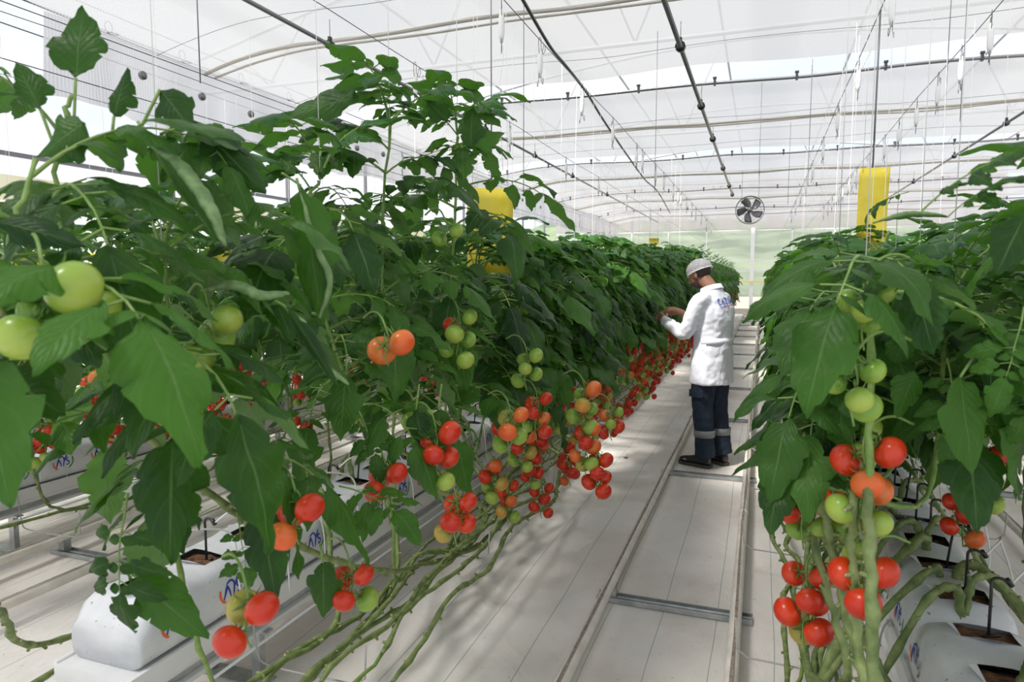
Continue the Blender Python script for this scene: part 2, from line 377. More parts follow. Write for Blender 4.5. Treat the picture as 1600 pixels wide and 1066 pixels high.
# hanging side curtain with its wires
t = thing('side_curtain', 'white cloth curtain hanging below the overhead screen with grey grommets', 'curtain', (0, 0, 0))
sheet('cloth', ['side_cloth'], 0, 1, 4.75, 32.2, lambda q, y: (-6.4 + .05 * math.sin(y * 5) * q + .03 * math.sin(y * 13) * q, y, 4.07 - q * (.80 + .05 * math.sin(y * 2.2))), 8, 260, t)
MB().tube([(-6.38, 4.0, 4.09), (-6.38, 32.2, 4.09)], .008, 6).obj('top_wire', 'dark_metal', t)
MB().tube([(-6.36, 4.0, 4.0), (-6.36, 32.2, 4.0)], .005, 6).obj('lower_wire', 'dark_metal', t)
MB().tube([(-6.34, 4.0, 3.5), (-6.34, 32.2, 3.42)], .005, 6).obj('guide_wire', 'dark_metal', t)
for i in range(22):
    y = 5.4 + i * .95
    MB().tube([(-6.36 + .0, y + .045 * math.cos(a), 4.13 + .06 * math.sin(a)) for a in np.linspace(0, 2 * PI, 12, endpoint=False)], .006, 5, closed=True).obj('ring', 'dark_metal', t)
    if i < 18:
        yy = 5.75 + i * .83
        MB().tube([(-6.33, yy, 3.74 - .02 * (i % 3)), (-6.30, yy, 3.74 - .02 * (i % 3))], .045, 14).obj('grommet', 'mid_metal', t)
# sidewall cables beyond
for i, z in enumerate((4.9, 4.3)):
    o = MB().tube([(-8.2, 2, z + .2), (-8.2, 30, z - .1)], .008, 5).obj('bracing_cable', 'dark_metal')
    tag(o, ('upper' if i == 0 else 'lower') + ' dark cable running along the open side beyond the hanging curtain', 'cable')

# overhead pipes
def ohpipe(x, z, r, lab, y0=2.0, y1=30.5, m='dark_metal', clips=()):
    t = thing('overhead_pipe', lab, 'pipe', (x, 0, 0), 'overhead pipes along the house')
    MB().tube([(0, y0, z), (0, y1, z)], r, 10).obj('pipe', m, t)
    for y in clips: MB().tube([(0, y - .03, z), (0, y + .03, z)], r * 2.1, 10).box((0, y, z + r * 2), (.03, .04, .08)).obj('clamp', 'black_plastic', t)
    for y in clips[::1]: MB().tube([(0, y, z + r), (0, y, 4.28)], .004, 5).obj('hanger_rod', 'mid_metal', t)
ohpipe(-4.32, 4.0, .022, 'grey steel pipe running overhead above the second row beyond the aisle', m='mid_metal', clips=(6.3, 8.4, 10.6, 13.2, 16.1, 20))
ohpipe(-.88, 4.0, .026, 'dark steel pipe running overhead above the aisle to the round fan', y1=21.5, clips=(7.6, 10.25, 12.7, 16.1, 19.2, 21.2), m='mid_metal')
ohpipe(3.54, 4.0, .022, 'grey steel pipe running overhead beyond the row opposite the worker', m='mid_metal', clips=(10.5, 13, 16.1, 20))
o = MB().tube(spline([PZ(800, -30, 3.4), PZ(817, 0, 3.4), PZ(859, 72, 3.4), PZ(885, 104, 3.42), PZ(916, 144, 3.4), PZ(938, 180, 3.4), PZ(959, 212, 3.4), PZ(981, 244, 3.4), PZ(1008, 281, 3.4), PZ(1028, 300, 3.4), PZ(1047, 333, 3.3)], 8), .013, 8).obj('power_cable', 'black_plastic')
tag(o, 'black power cable snaking overhead toward the far end beside the crop wire', 'cable')
for k, (u, v, D, z1, r) in enumerate([(768, 285, 4.6, 4.28, .0045), (818, 300, 5.4, 4.28, .003), (1023, 300, 7.6, 4.28, .003), (1186, 275, 9.6, 4.28, .003), (1262, 290, 8.6, 4.28, .0045), (1364, 262, 7.0, 4.28, .010), (1475, 200, 5.6, 4.28, .0035), (1500, 190, 6.6, 4.28, .0035), (313, 130, 5.2, 4.2, .005), (1231, 320, 12, 4.28, .004)]):
    p = P(u, v, D); o = MB().tube([p, (p.x, p.y, z1)], r, 6).obj('suspension_wire', 'mid_metal')
    tag(o, f'thin vertical steel wire dropping from the screen, {nth(k + 1) if k else "first"} of the hanging wires', 'wire', 'vertical suspension wires')
    o['label'] = ['dark vertical wire dropping from the screen behind the tall bushy top with the yellow trap', 'thin vertical wire just beside the first hook of the aisle-side crop wire', 'thin vertical wire between the black cable and the aisle pipe',
                  'thin vertical wire above the head of the aisle near the fan', 'thin dark vertical wire above the near end of the row opposite the worker', 'thick vertical rod from the screen down to the upright yellow sticky trap',
                  'nearer of two thin vertical wires over the row opposite the worker', 'farther of two thin vertical wires over the row opposite the worker', 'vertical wire crossing the hanging curtain above the tallest near leaves', 'vertical wire just past the fan above the far hedge'][k]
    if 'group' in o.keys(): del o['group']

# ------------------------------------------------------------------ rails
LANES = [('the aisle where the worker stands', -.64, -.06), ('the aisle beyond the picked row', -3.70, -3.17), ('the aisle beyond the opposite row', 1.46, 2.0)]
def strip(x, y0, y1, z, seed):
    r = random.Random(seed); L = []; R = []; y = y0
    while y < y1:
        w = (.0045 if seed == 1 else .0032) + .0045 * max(0, mnoise.noise(Vector((y * 3, seed, 0))) + .35) + .0012 * r.random(); c = .004 * mnoise.noise(Vector((y * .9, seed, 5)))
        L.append((x + c - w, y, z)); R.append((x + c + w, y, z)); y += .04 if y < 9 else .3
    n = len(L); return MB().add(L + R, [(i, n + i, n + i + 1, i + 1) for i in range(n - 1)])
for li, (nm, xa, xb) in enumerate(LANES):
    for j, x in enumerate((xa, xb)):
        side = ('rail nearer the picked row', 'rail nearer the opposite row')[j] if li == 0 else ('far', 'near')[j if li == 1 else 1 - j] + ' rail'
        t = thing('pipe_rail', f'cream painted pipe {side} in {nm}', 'rail', (x, 0, 0), 'pipe rails in the aisles')
        y0 = 1.0 if li == 0 else .5
        MB().tube([(0, y, .10 + .002 * math.sin(y * 2 + j)) for y in np.linspace(y0, 31.2, 60)], .0255, 14).obj('pipe', 'rail_paint', t)
        strip(0, y0, 31.0, .1292, li * 2 + j + 1).obj('worn_track', 'rail_wear', t, False)
        for y in (4.4, 9.7, 15.4): MB().tube([(0, y, .10), (0, y + .05, .10)], .0285, 14).obj('weld_joint', 'rail_paint', t)
def rail_support(x0, x1, y, lab, grp):
    t = thing('rail_support', lab, 'rail support', (0, y, 0), grp)
    m = MB(); a, b = x0 - .07, x1 + .07
    m.box(((a + b) / 2, 0, .006), (b - a, .075, .006)); m.box(((a + b) / 2, -.034, .016), (b - a, .006, .02)); m.box(((a + b) / 2, .034, .016), (b - a, .006, .02)); m.box(((a + b) / 2, 0, .014), (b - a, .022, .012))
    m.obj('crossbar', 'galvanised', t, False)
    for x in (x0, x1):
        p = MB().box((x, -.02, .046), (.045, .004, .072)).box((x - .021, 0, .046), (.004, .045, .072)).box((x + .021, 0, .046), (.004, .045, .072)).box((x, 0, .083), (.05, .05, .004))
        p.obj('post', 'galvanised', t, False)
for li, (nm, xa, xb) in enumerate(LANES):
    for k in range(13):
        y = 3.19 + 2.3 * k
        if li == 1: y = 5.58 - 2.9 + 2.95 * k
        if li == 2: y = 3.4 + 2.35 * k
        if y > 31 or (li and k > 6): continue
        rail_support(xa, xb, y, f'galvanised crossbar under the rails of {nm}, {nth(k + 1)} from the camera', 'rail supports')
t = MB().box((0, 0, .04), (.045, .004, .075)).box((.021, .02, .04), (.004, .045, .075)).obj('rail_post', 'galvanised', None, False, (-.64, 2.28, 0)); tag(t, 'single galvanised post under the worn rail before the first crossbar', 'post')

# ------------------------------------------------------------------ gutters and grow bags
ROWS = {'A': (-1.92, 1.5, 31, 'the row the worker picks'), 'B': (-4.13, -.24, 31, 'the second row past the worker'), 'D': (-6.15, 2.3, 30, 'the third row past the worker'),
        'C': (.62, .35, 31, 'the row opposite the worker'), 'E': (2.85, .5, 31, 'the row beyond the opposite one')}
ZG = .35
prof = [(-.165, .14), (-.165, .075), (-.145, .065), (-.14, .02), (-.16, .016), (-.16, 0), (.16, 0), (.16, .016), (.14, .02), (.145, .065), (.165, .075), (.165, .14), (.150, .14), (.150, .132), (-.150, .132), (-.150, .14)]
for k, (xg, y0, y1, nm) in ROWS.items():
    t = thing('growing_gutter', f'long white metal growing gutter under the bags of {nm}', 'gutter', (xg, 0, ZG - .135), 'growing gutters')
    MB().loft([[(x, y, z) for x, z in prof] for y in (y0 - .05, y1)]).obj('channel', 'gutter_white', t, False)
    for s in (-1, 1):
        MB().box((s * .141, (y0 + y1) / 2, .043), (.004, y1 - y0, .04)).obj('side_recess', 'galvanised', t, False)
        MB().tube([(s * .185, y0 - .3, -.02), (s * .185, y1, -.02)], .006, 6).obj('side_wire', 'white_metal', t)
    for i in range(12):
        y = y0 + .55 + i * 2.3
        if y < y1: MB().box((0, y, -.004), (.36, .04, .008)).box((-.12, y, -(ZG - .135) / 2), (.04, .03, ZG - .135)).box((.12, y, -(ZG - .135) / 2), (.04, .03, ZG - .135)).box((0, y, -(ZG - .138)), (.34, .08, .006)).obj('stand', 'galvanised', t, False)

SEC = [(-.15, .02), (-.156, .06), (-.157, .10), (-.154, .14), (-.145, .172), (-.122, .192), (-.09, .201), (-.055, .205), (-.02, .207), (.02, .207), (.055, .205), (.09, .201), (.122, .192), (.145, .172), (.154, .14), (.157, .10), (.156, .06), (.15, .02), (.12, 0), (0, 0), (-.12, 0)]
HOLES = [.13, .38, .63, .88]
def bag_pt(x, y, z, seed):
    e = min(y - .005, .985 - y); q = min(1, max(0, e / .07)); q = .62 + .38 * math.sin(q * PI / 2)
    n = .006 * mnoise.noise(Vector((x * 9, y * 9, z * 9 + seed * 7))) + .0025 * mnoise.noise(Vector((x * 30, y * 26, z * 30 + seed)))
    sag = .006 * math.cos(y * 2 * PI * 2)
    f = 1 + n * 6
    return (x * (.85 + .15 * q) * f, y, max(.0, z * q * (1 + n * 4)) - (sag if z > .1 else 0) * .6)
def bag_mesh(seed):
    ys = sorted(set([.0, .012, .03, .05] + [round(h_ + d, 4) for h_ in HOLES for d in (-.05, -.025, 0, .025, .05, .085)] + [.25, .28, .5, .53, .755, .94, .96, .975, .99]))
    ys = [y for y in ys if y <= .99]; m = MB(); n = len(SEC); vs = []
    for y in ys:
        for x, z in SEC: vs.append(bag_pt(x, y, z, seed))
    fs = []
    for i in range(len(ys) - 1):
        ym = (ys[i] + ys[i + 1]) / 2; hole = any(abs(ym - h_) < .05 for h_ in HOLES)
        for j in range(n):
            xm = (SEC[j][0] + SEC[(j + 1) % n][0]) / 2; zm = (SEC[j][1] + SEC[(j + 1) % n][1]) / 2
            if hole and zm > .19 and -.06 < xm < .1: continue
            fs.append((i * n + j, i * n + (j + 1) % n, (i + 1) * n + (j + 1) % n, (i + 1) * n + j))
    fs += [tuple(range(n))[::-1], tuple(range((len(ys) - 1) * n, len(ys) * n))]
    m.add(vs, fs)
    for h_ in HOLES:                      # turned-up flaps of film
        a, b, c = bag_pt(-.055, h_ - .05, .205, seed), bag_pt(.09, h_ - .05, .203, seed), (.02, h_ - .085, .225)
        m.add([a, b, c, (a[0], a[1] + .002, a[2] - .001), (b[0], b[1] + .002, b[2] - .001)], [(0, 1, 2), (4, 3, 2)])
        a, b, c = bag_pt(-.055, h_ - .05, .205, seed), bag_pt(-.055, h_ + .05, .205, seed), (-.085, h_ + .01, .222)
        m.add([a, b, c], [(0, 2, 1)])
    return m.mesh('grow_bag', ['bag_film'])
def hole_mesh(seed):
    m = MB(); nn = 7; vs = []
    for i in range(nn):
        for j in range(nn):
            x = -.062 + .158 * i / (nn - 1); y = -.056 + .112 * j / (nn - 1); vs.append((x, y, .186 + .012 * mnoise.noise(Vector((x * 40, y * 40, seed)))))
    m.add(vs, [(i * nn + j, (i + 1) * nn + j, (i + 1) * nn + j + 1, i * nn + j + 1) for i in range(nn - 1) for j in range(nn - 1)])
    m.box((.017, 0, .15), (.15, .108, .06)); return m.mesh('substrate', ['substrate'])
def arc(cx, cy, r, a0, a1, n=8, ry=None): return [(cx + r * math.cos(math.radians(a0 + (a1 - a0) * i / n)), cy + (ry or r) * math.sin(math.radians(a0 + (a1 - a0) * i / n))) for i in range(n + 1)]
STROKES = [(0, [(-.045, -.026), (-.036, .002), (-.028, .024)], .0042), (0, [(-.043, -.022), (-.030, .010), (-.026, .018), (-.018, -.004), (-.012, -.026)], .0036),
           (0, [(-.030, .026)] + arc(-.012, .012, .018, 130, 20, 8, .022) + [(.004, .008)], .0036), (0, [(.026, .040), (.014, .020), (.005, .006), (.002, -.010), (.001, -.027)], .0038),
           (0, arc(.028, .010, .0095, 50, 260, 8) + arc(.026, -.010, .0105, 80, -140, 8), .0034),
           (1, arc(.0, .0, .062, 165, 232, 10, .048), .0048), (2, arc(.0, .0, .062, -58, 22, 10, .050), .0040)]
def logo_mesh(side, seed, y0):
    m = MB()
    for mi, pl, w in STROKES:
        v = []; pl = [Vector((a, b)) for a, b in pl]; n = len(pl)
        for i, p in enumerate(pl):
            d = (pl[min(i + 1, n - 1)] - pl[max(i - 1, 0)]).normalized(); q = Vector((-d.y, d.x)) * w * (.6 if i in (0, n - 1) else 1)
            for s in (1, -1):
                c = p + q * s; yy = y0 + side * c.x; zz = .103 + c.y
                j = max(i_ for i_ in range(len(SEC) // 2) if SEC[i_][1] <= zz and i_ < 8); z0, z1 = SEC[j][1], SEC[j + 1][1]
                xx = SEC[j][0] + (SEC[j + 1][0] - SEC[j][0]) * (zz - z0) / (z1 - z0)
                b = bag_pt(side * abs(xx), yy, zz, seed); v.append((b[0] + side * .0022, yy, b[2]))
        m.add(v, [(2 * i, 2 * i + 1, 2 * i + 3, 2 * i + 2) for i in range(n - 1)], mi)
    return m.mesh('logo', ['logo_blue', 'logo_orange', 'logo_green'], False)
BAGV = [(bag_mesh(s), hole_mesh(s), {sd: [logo_mesh(sd, s, y) for y in (.14, .39, .64, .87)] for sd in (-1, 1)}) for s in (1, 2, 3)]
def grow_bag(x, y, sd, label, grp, v):
    t = thing('grow_bag', label, 'grow bag', (x, y, ZG), grp)
    bm_, hm, lg = BAGV[v]; link('bag_film', bm_, t)
    for h_ in HOLES: link('substrate', hm, t, (0, h_, 0))
    for l in lg[sd]: link('logo', l, t)
    return t
for k, cnt in (('A', 29), ('B', 17), ('D', 13), ('C', 29), ('E', 8)):
    xg, y0, y1, nm = ROWS[k]
    for i in range(cnt):
        y = y0 + i * 1.0
        grow_bag(xg, y, 1 if k in 'ABD' else -1, f'white lettered substrate bag in {nm}, {nth(i + 1)} from the camera', 'grow bags of ' + nm, (i * 2 + ord(k)) % 3)
# drip stakes with their tubes
DS = []
for v in range(3):
    r = random.Random(v + 40); m = MB(); lx, ly = r.uniform(-.03, .05), r.uniform(-.02, .03)
    m.tube(spline([(0, 0, -.05), (lx * .6, ly * .6, .10), (lx, ly, .145), (lx + .02, ly, .155), (lx + .045, ly, .145)], 5), .0045, 7); m.tube([(lx + .035, ly, .155), (lx + .05, ly, .135)], .0075, 8)
    m.tube([(-.02, 0, -.02), (.03, .0, -.005)], .005, 6)
    tb = MB().tube(spline([(lx + .05, ly, .145), (lx + .10, ly + .05, .17 + .05 * r.random()), (.15, .12 + .1 * r.random(), .12), (.19, .2, -.02), (.19, .22, -.20)], 7), .0035, 6)
    DS.append((m.mesh('drip_stake', ['black_plastic']), tb.mesh('drip_tube', ['tube_white'])))
for k, lo, hi in (('A', 1.5, 7.5), ('B', 2.4, 7.2), ('C', .9, 6.6)):
    xg, y0, y1, nm = ROWS[k]; c = 0; i = 0
    while y0 + i < hi:
        for h_ in HOLES:
            y = y0 + i + h_
            if lo < y < hi:
                c += 1; s = 1
                t = thing('drip_stake', f'black bent drip stake with pale tube, {nth(c)} along {nm}', 'drip stake', (xg + .03, y + .02, ZG + .20), 'drip stakes in ' + nm)
                if k == 'B': t.rotation_euler = (0, 0, .3)
                if k == 'A': t.rotation_euler = (0, 0, .2 * math.sin(c * 3))
                a, b = DS[c % 3]; link('stake', a, t); link('tube', b, t)
        i += 1
# wire hangers that carry the bare vines beside the gutter
hm = MB().tube(spline([(0, 0, .03), (.02, 0, -.02), (.04, 0, -.16), (.10, 0, -.205), (.46, 0, -.20)], 4) + [Vector((.50, 0, -.17)), Vector((.505, 0, -.05))], .0035, 6).mesh('vine_hanger', ['tube_grey'])
c = 0
for k, s, ys in (('A', 1, np.arange(1.95, 12, 1.15)), ('B', 1, np.arange(2.6, 10, 1.15)), ('C', -1, np.arange(1.5, 8, 1.1)), ('C', 1, np.arange(1.7, 6, 1.3))):
    xg, y0, y1, nm = ROWS[k]
    for i, y in enumerate(ys):
        o = link('vine_hanger', hm, None, (xg + s * .165, float(y), ZG)); o.scale = (s, 1, 1)
        tag(o, f'wire hanger holding vines, {nth(i + 1)} along {"the aisle side of " if not (k == "C" and s == 1) else "the far side of "}{nm}', 'wire hanger', 'vine hangers')

# ------------------------------------------------------------------ tomato plants
ZV = Vector((0, 0, 1))
def base_w(t): return min(1, (t / .34) ** .62) * (1 if t < .34 else max(0, 1 - ((t - .34) / .66) ** 1.35) ** .9)
PRF = [(i / 18, base_w(i / 18)) for i in range(19)]
PRL = [(0, .02), (.14, .60), (.34, .92), (.52, .78), (.74, .5), (1, .0)]
def leaflet(m, base, d, nrm, L, wd, droop=.35, fold=.12, curl=.25, seed=0, hi=True, mi=0, twist=0.):
    """one blade: midrib from BASE along D, bending to the ground; edges folded up then curled"""
    d = d.normalized(); s = d.cross(nrm).normalized(); nrm = s.cross(d).normalized()
    prof = PRF if hi else PRL; cols = (-1, -.5, 0, .5, 1) if hi else (-1, 0, 1)
    p = Vector(base); vs = []; uv = []; pt = 0; dd = d.copy()
    rl = random.Random(int(seed * 97)); ph = (rl.random(), rl.random()); dp = (rl.uniform(.22, .5), rl.uniform(.22, .5)); nl = rl.uniform(3.2, 4.2)
    for i, (t, w) in enumerate(prof):
        lob = [1 - d_ * (1 - .5 * t) * max(0, math.sin(2 * PI * (nl * t + f_))) ** 1.5 for d_, f_ in zip(dp, ph)] if hi else (1, 1)
        wl, wr = w * lob[0], w * lob[1]
        st = (t - pt) * L; pt = t; dd = (dd - ZV * droop * st / L * 1.6).normalized(); p = p + dd * st
        ss = (s * math.cos(twist * t) + nrm * math.sin(twist * t)); nn = dd.cross(ss) * -1
        for c in cols:
            ww = (wl if c < 0 else wr) * wd * .5
            if hi and abs(c) < 1: ww = w * wd * .5 * .9
            q = p + ss * (c * ww) * (1 - curl * .35 * abs(c)) + nn * (fold * abs(c) * ww - curl * abs(c) ** 2.5 * ww * 1.1)
            if hi:
                if abs(c) == 1 and t < .95: q = q + dd * L * (.035 * math.sin(2 * PI * (nl * t + ph[0 if c < 0 else 1]) + 1.2) + .02 * (rl.random() - .5))
                k = mnoise.noise(q * 22 + Vector((seed, 0, 0))); q = q + nn * k * .17 * wd * (abs(c) * .8 + .2)
            vs.append(q); uv.append((t, c))
    nc = len(cols)
    m.add(vs, [(i * nc + j, i * nc + j + 1, (i + 1) * nc + j + 1, (i + 1) * nc + j) for i in range(len(prof) - 1) for j in range(nc - 1)], mi, uv)
def compound(m, r, L=.36, S=1., hi=True, pairs=3, el=.35, drop=.9, stem_mi=1, leaf_mi=0, org=None, az=0.):
    """a whole tomato leaf: stalk along +X rising at EL and bending down, with paired blades and one at the tip"""
    R = Matrix.Rotation(az, 3, 'Z'); org = org or Vector((0, 0, 0)); pts = []; p = Vector((0, 0, 0)); a = el; n = 9
    for i in range(n + 1):
        pts.append(org + R @ p); a -= drop / n * (.5 + i / n); p = p + Vector((math.cos(a), .05 * math.sin(i * 1.3 + r.random()), math.sin(a))) * (L / n)
    m.tube(pts, [.0042 * (1 - .6 * i / n) * (.7 + .3 * S) for i in range(n + 1)], 5 if hi else 3, stem_mi, cap=False)
    def at(t):
        f = t * n; i = min(n - 1, int(f)); return pts[i].lerp(pts[i + 1], f - i), (pts[i + 1] - pts[i]).normalized()
    fr = [(.34, .62), (.62, .92), (.84, .86)][-pairs:] if pairs < 4 else [(.25, .5), (.45, .8), (.65, .95), (.86, .8)]
    for t, sz in fr:
        c, d = at(t)
        for sd in (-1, 1):
            side = (R @ Vector((0, sd, 0))); k = r.uniform(.85, 1.15) * sz
            dr = (d * r.uniform(.25, .6) + side * 1. + ZV * r.uniform(-.15, .25)).normalized(); b = c + d * r.uniform(-.012, .012)
            b2 = b + dr * .028 * S
            if hi: m.tube([b, b2], [.0022, .0018], 4, stem_mi, cap=False)
            leaflet(m, b2, dr, ZV + d * .2 + side * r.uniform(-.3, .3), .118 * k * S, .078 * k * S, r.uniform(.5, 1.0), r.uniform(.05, .35), r.uniform(.1, .6), r.random() * 50, hi, leaf_mi, r.uniform(-.4, .4))
        if hi and r.random() < .8:
            c, d = at(min(.95, t + .1))
            for sd in (-1, 1):
                dr = (d * .3 + R @ Vector((0, sd, .1))).normalized()
                leaflet(m, c, dr, ZV, .045 * S, .032 * S, .5, .1, .2, r.random() * 50, False, leaf_mi)
    c, d = at(1.); leaflet(m, c, (d + ZV * .1).normalized(), ZV + d * .5, .150 * S, .10 * S, r.uniform(.5, .9), r.uniform(.05, .3), r.uniform(.1, .5), r.random() * 50, hi, leaf_mi, r.uniform(-.3, .3))
LEAVES = []
for i in range(14):
    r = random.Random(100 + i); m = MB(); compound(m, r, r.uniform(.30, .40), r.uniform(1.25, 1.5), True, 3 if i % 3 else 4, r.uniform(.2, .6), r.uniform(.9, 1.8))
    LEAVES.append(m.mesh('tomato_leaf', ['leaf', 'stem']))
YOUNG = []
for i in range(4):
    r = random.Random(200 + i); m = MB(); compound(m, r, .22, 1.2, True, 3, .6, .9); YOUNG.append(m.mesh('young_leaf', ['young_leaf', 'stem']))

# fruit
def tomato_mesh(color, k):
    r = random.Random(k); m = MB(); n, rg = 20, 12; R = .0325; vs = []
    for i in range(rg + 1):
        a = PI * i / rg; z = math.cos(a)
        for j in range(n):
            b = 2 * PI * j / n; q = 1 + (.035 * math.cos(5 * b + k) * max(0, z) ** 1.5)
            dip = -.18 * math.exp(-((a) / .35) ** 2)
            vs.append((R * q * math.sin(a) * math.cos(b), R * q * math.sin(a) * math.sin(b), R * (.86 * z + dip)))
    m.add(vs, [(i * n + j, (i + 1) * n + j, (i + 1) * n + (j + 1) % n, i * n + (j + 1) % n) for i in range(rg) for j in range(n)])
    return m.mesh('tomato', ['tomato_' + color])
TOM = {c: [tomato_mesh(c, k) for k in range(3)] for c in ('red', 'orange', 'amber', 'green')}
m = MB()
for k in range(6):
    a = k * PI / 3 + .2; d = Vector((math.cos(a), math.sin(a), 0)); s = Vector((-d.y, d.x, 0))
    pts = [(d * .003 + ZV * .0245, .0022), (d * .012 + ZV * .0285, .0026), (d * .022 + ZV * .030, .0016), (d * .029 + ZV * (.034 + .004 * (k % 2)), .0003)]
    m.add([p + s * w * q for p, w in pts for q in (-1, 1)], [(2 * i, 2 * i + 1, 2 * i + 3, 2 * i + 2) for i in range(3)])
m.tube([(0, 0, .022), (0, 0, .036), (.004, 0, .05)], .0022, 6); CALYX = m.mesh('calyx', ['stem'])
CC = {'R': 'red', 'O': 'orange', 'Y': 'amber', 'G': 'green'}
def truss(parent, org, cols, seed, S=1., rz=0., near=True, stalk_from=None, spread=1.):
    """a hanging truss: its stalk is the part, each fruit (and its calyx) a sub-part. ORG is the stalk's top"""
    r = random.Random(seed); n = len(cols); m = MB(); step = .030 * S
    Lh = step * n + .02
    hang = [Vector((0, 0, 0)), Vector((.006, .003, -Lh * .35)), Vector((-.004, -.004, -Lh * .7)), Vector((.003, 0, -Lh))]
    if stalk_from is not None:
        a = stalk_from - Vector(org); pre = [a, a * .6 + ZV * .03, a * .25 + ZV * .03]
    else: pre = [Vector((-.09, 0, -.01)), Vector((-.05, 0, .02))]
    if stalk_from is None: Rz = Matrix.Rotation(rz, 3, 'Z'); pre = [Rz @ p for p in pre]
    cv = spline(pre + hang, 5); m.tube(cv, [.0032 - .0012 * i / len(cv) for i in range(len(cv))], 6)
    fr = []
    for i, c in enumerate(cols):
        a = rz + i * 2.4 + r.uniform(-.3, .3); z = -.012 - i * step * .92 - .01 * r.random(); rr = S * (.034 + .012 * r.random()) * spread
        s = S * r.uniform(.88, 1.1) * (.92 if c == 'G' else 1)
        ctr = Vector((rr * math.cos(a), rr * math.sin(a), z - .006)); top = Vector((.001, 0, z + .022 * S))
        ax = (top - ctr).normalized(); q = ZV.rotation_difference(ax)
        fr.append((c, ctr, q, s)); m.tube([ctr + ax * .048 * s, Vector((0, 0, z + .028 * S))], .0016, 5, cap=False)
    st = m.obj('fruit_truss', ['stem'], parent, loc=org)
    for c, ctr, q, s in fr:
        for me, nm in ((TOM[CC[c]][r.randrange(3)], 'tomato'), (CALYX, 'calyx')):
            if nm == 'calyx' and not near: continue
            o = link(nm, me, st, ctr); o.rotation_mode = 'QUATERNION'; o.rotation_quaternion = q; o.scale = (s, s, s)
    return st
RIPE = ['RRROG', 'RRRRRG', 'RRORYG', 'RRRR', 'RRRRO', 'ORRYGG', 'RRRRRR', 'ROYGG']
GRN = ['GGGG', 'GGGGG', 'GGG', 'GGGGGG']

def stem_path(xc, xg, run, r, top, side):
    """plant frame: canopy over (0,0); its roots sit RUN metres along the row in a bag hole, at XG-XC across"""
    gx = xg - xc; e = .165 * side; sg = 1 if run > 0 else -1; rx = gx + side * r.uniform(.30, .46); rz_ = r.uniform(.17, .30)
    pts = [(gx + .01, run, ZG + .17), (gx + side * .03, run - sg * .03, ZG + .27), (gx + side * .12, run - sg * .12, ZG + .26), (gx + side * .24, run - sg * .24, ZG + .08), (rx, run - sg * .48, rz_ + .03)]
    L = abs(run); q = .85
    while q < L - .35:
        pts.append((rx + r.uniform(-.03, .03), run - sg * q, rz_ + r.uniform(-.025, .03))); q += .42
    pts += [(rx * .8, sg * .20, rz_ + .10), (rx * .45, sg * .07, .50), (0, 0, .78), (.02, .03, 1.05), (-.02, -.02, 1.4), (.02, 0, 1.75), (0, .02, top)]
    return spline(pts, 6)
def stem_mesh(path, seed, r0=.0085):
    r = random.Random(seed); m = MB(); n = len(path); rad = []
    for i, p in enumerate(path):
        t = i / n; rad.append((r0 * (1.15 - .62 * t)) * (1.24 if i % 4 == 0 else .92))
    path = [p + Vector((r.uniform(-1, 1), r.uniform(-1, 1), r.uniform(-1, 1))) * .0042 for p in path]
    k = int(n * .72); rad = [q * (1.3 if i < k else 1) for i, q in enumerate(rad)]; m.tube(path[:k + 1], rad[:k + 1], 7, 1); m.tube(path[k:], rad[k:], 7, 0)
    for i in range(6, k, 2):                                     # stumps of cut leaves
        d = Vector((r.uniform(-1, 1), r.uniform(-.5, .5), r.uniform(-1, 1))).normalized(); a = path[i]
        m.tube([a, a + d * .022], [.0072, .0050], 6, 1); m.tube([a + d * .0215, a + d * .0235], [.0044, .003], 6, 2)
    return m.mesh('stem', ['stem', 'vine', 'leaf_scar'])
def vine_plant(xc, xg, side, run, seed, top=2.15, lo=.95, near=True, ripe=(3, .5, 1.05), green=(1, 1.25, 1.6), nleaf=22, name='tomato_plant', twine=True, spreadr=.0):
    """one hi-detail plant, each leaf a part of its own"""
    r = random.Random(seed); t = thing(name, 'x', 'tomato plant', (xc, 0, 0))
    path = stem_path(xc, xg, run, r, top, side); link('stem', stem_mesh(path, seed), t)
    for i in range(nleaf):
        q = (i + .5) / nleaf; z = lo + (top - lo) * q; az = i * 2.4 + r.uniform(-.5, .5)
        if r.random() < .35: az = (0 if side > 0 else PI) + r.uniform(-1.0, 1.0)
        if q > .93: o = link('leaf', r.choice(YOUNG), t, (0, 0, z))
        else: o = link('leaf', r.choice(LEAVES), t, (r.uniform(-.02, .02), r.uniform(-.02, .02), z))
        s = r.uniform(.85, 1.15) * (1 if q < .75 else 1.15 - (q - .75) * 1.9)
        o.scale = (s, s, s); o.rotation_euler = (r.uniform(-.15, .15), r.uniform(-.1, .25) - (.5 if q > .8 else 0), az)
    for i in range(3): 
        o = link('leaf', r.choice(YOUNG), t, (0, 0, top - .02)); o.rotation_euler = (0, r.uniform(-.7, -.1), i * 2.1 + r.random())
    a0 = 0 if side > 0 else PI
    for i in range(ripe[0]):
        z = ripe[1] + (ripe[2] - ripe[1]) * (i + r.random()) / ripe[0]; a = a0 + r.uniform(-1.1, 1.1); d = r.uniform(.10, .24)
        truss(t, Vector((math.cos(a) * d, math.sin(a) * d, z)), r.choice(RIPE), seed * 31 + i, 1., a, near)
    for i in range(green[0]):
        z = green[1] + (green[2] - green[1]) * (i + r.random()) / green[0]; a = a0 + r.uniform(-1.2, 1.2); d = r.uniform(.16, .26)
        truss(t, Vector((math.cos(a) * d, math.sin(a) * d, z)), r.choice(GRN), seed * 37 + i, .9, a, near)
    if twine:
        MB().tube([(.012 * math.cos(z * 22), .012 * math.sin(z * 22), z) for z in np.linspace(.75, top, 40)] + [(0, 0, 2.88)], .0013, 4).obj('support_twine', 'twine', t)
    return t
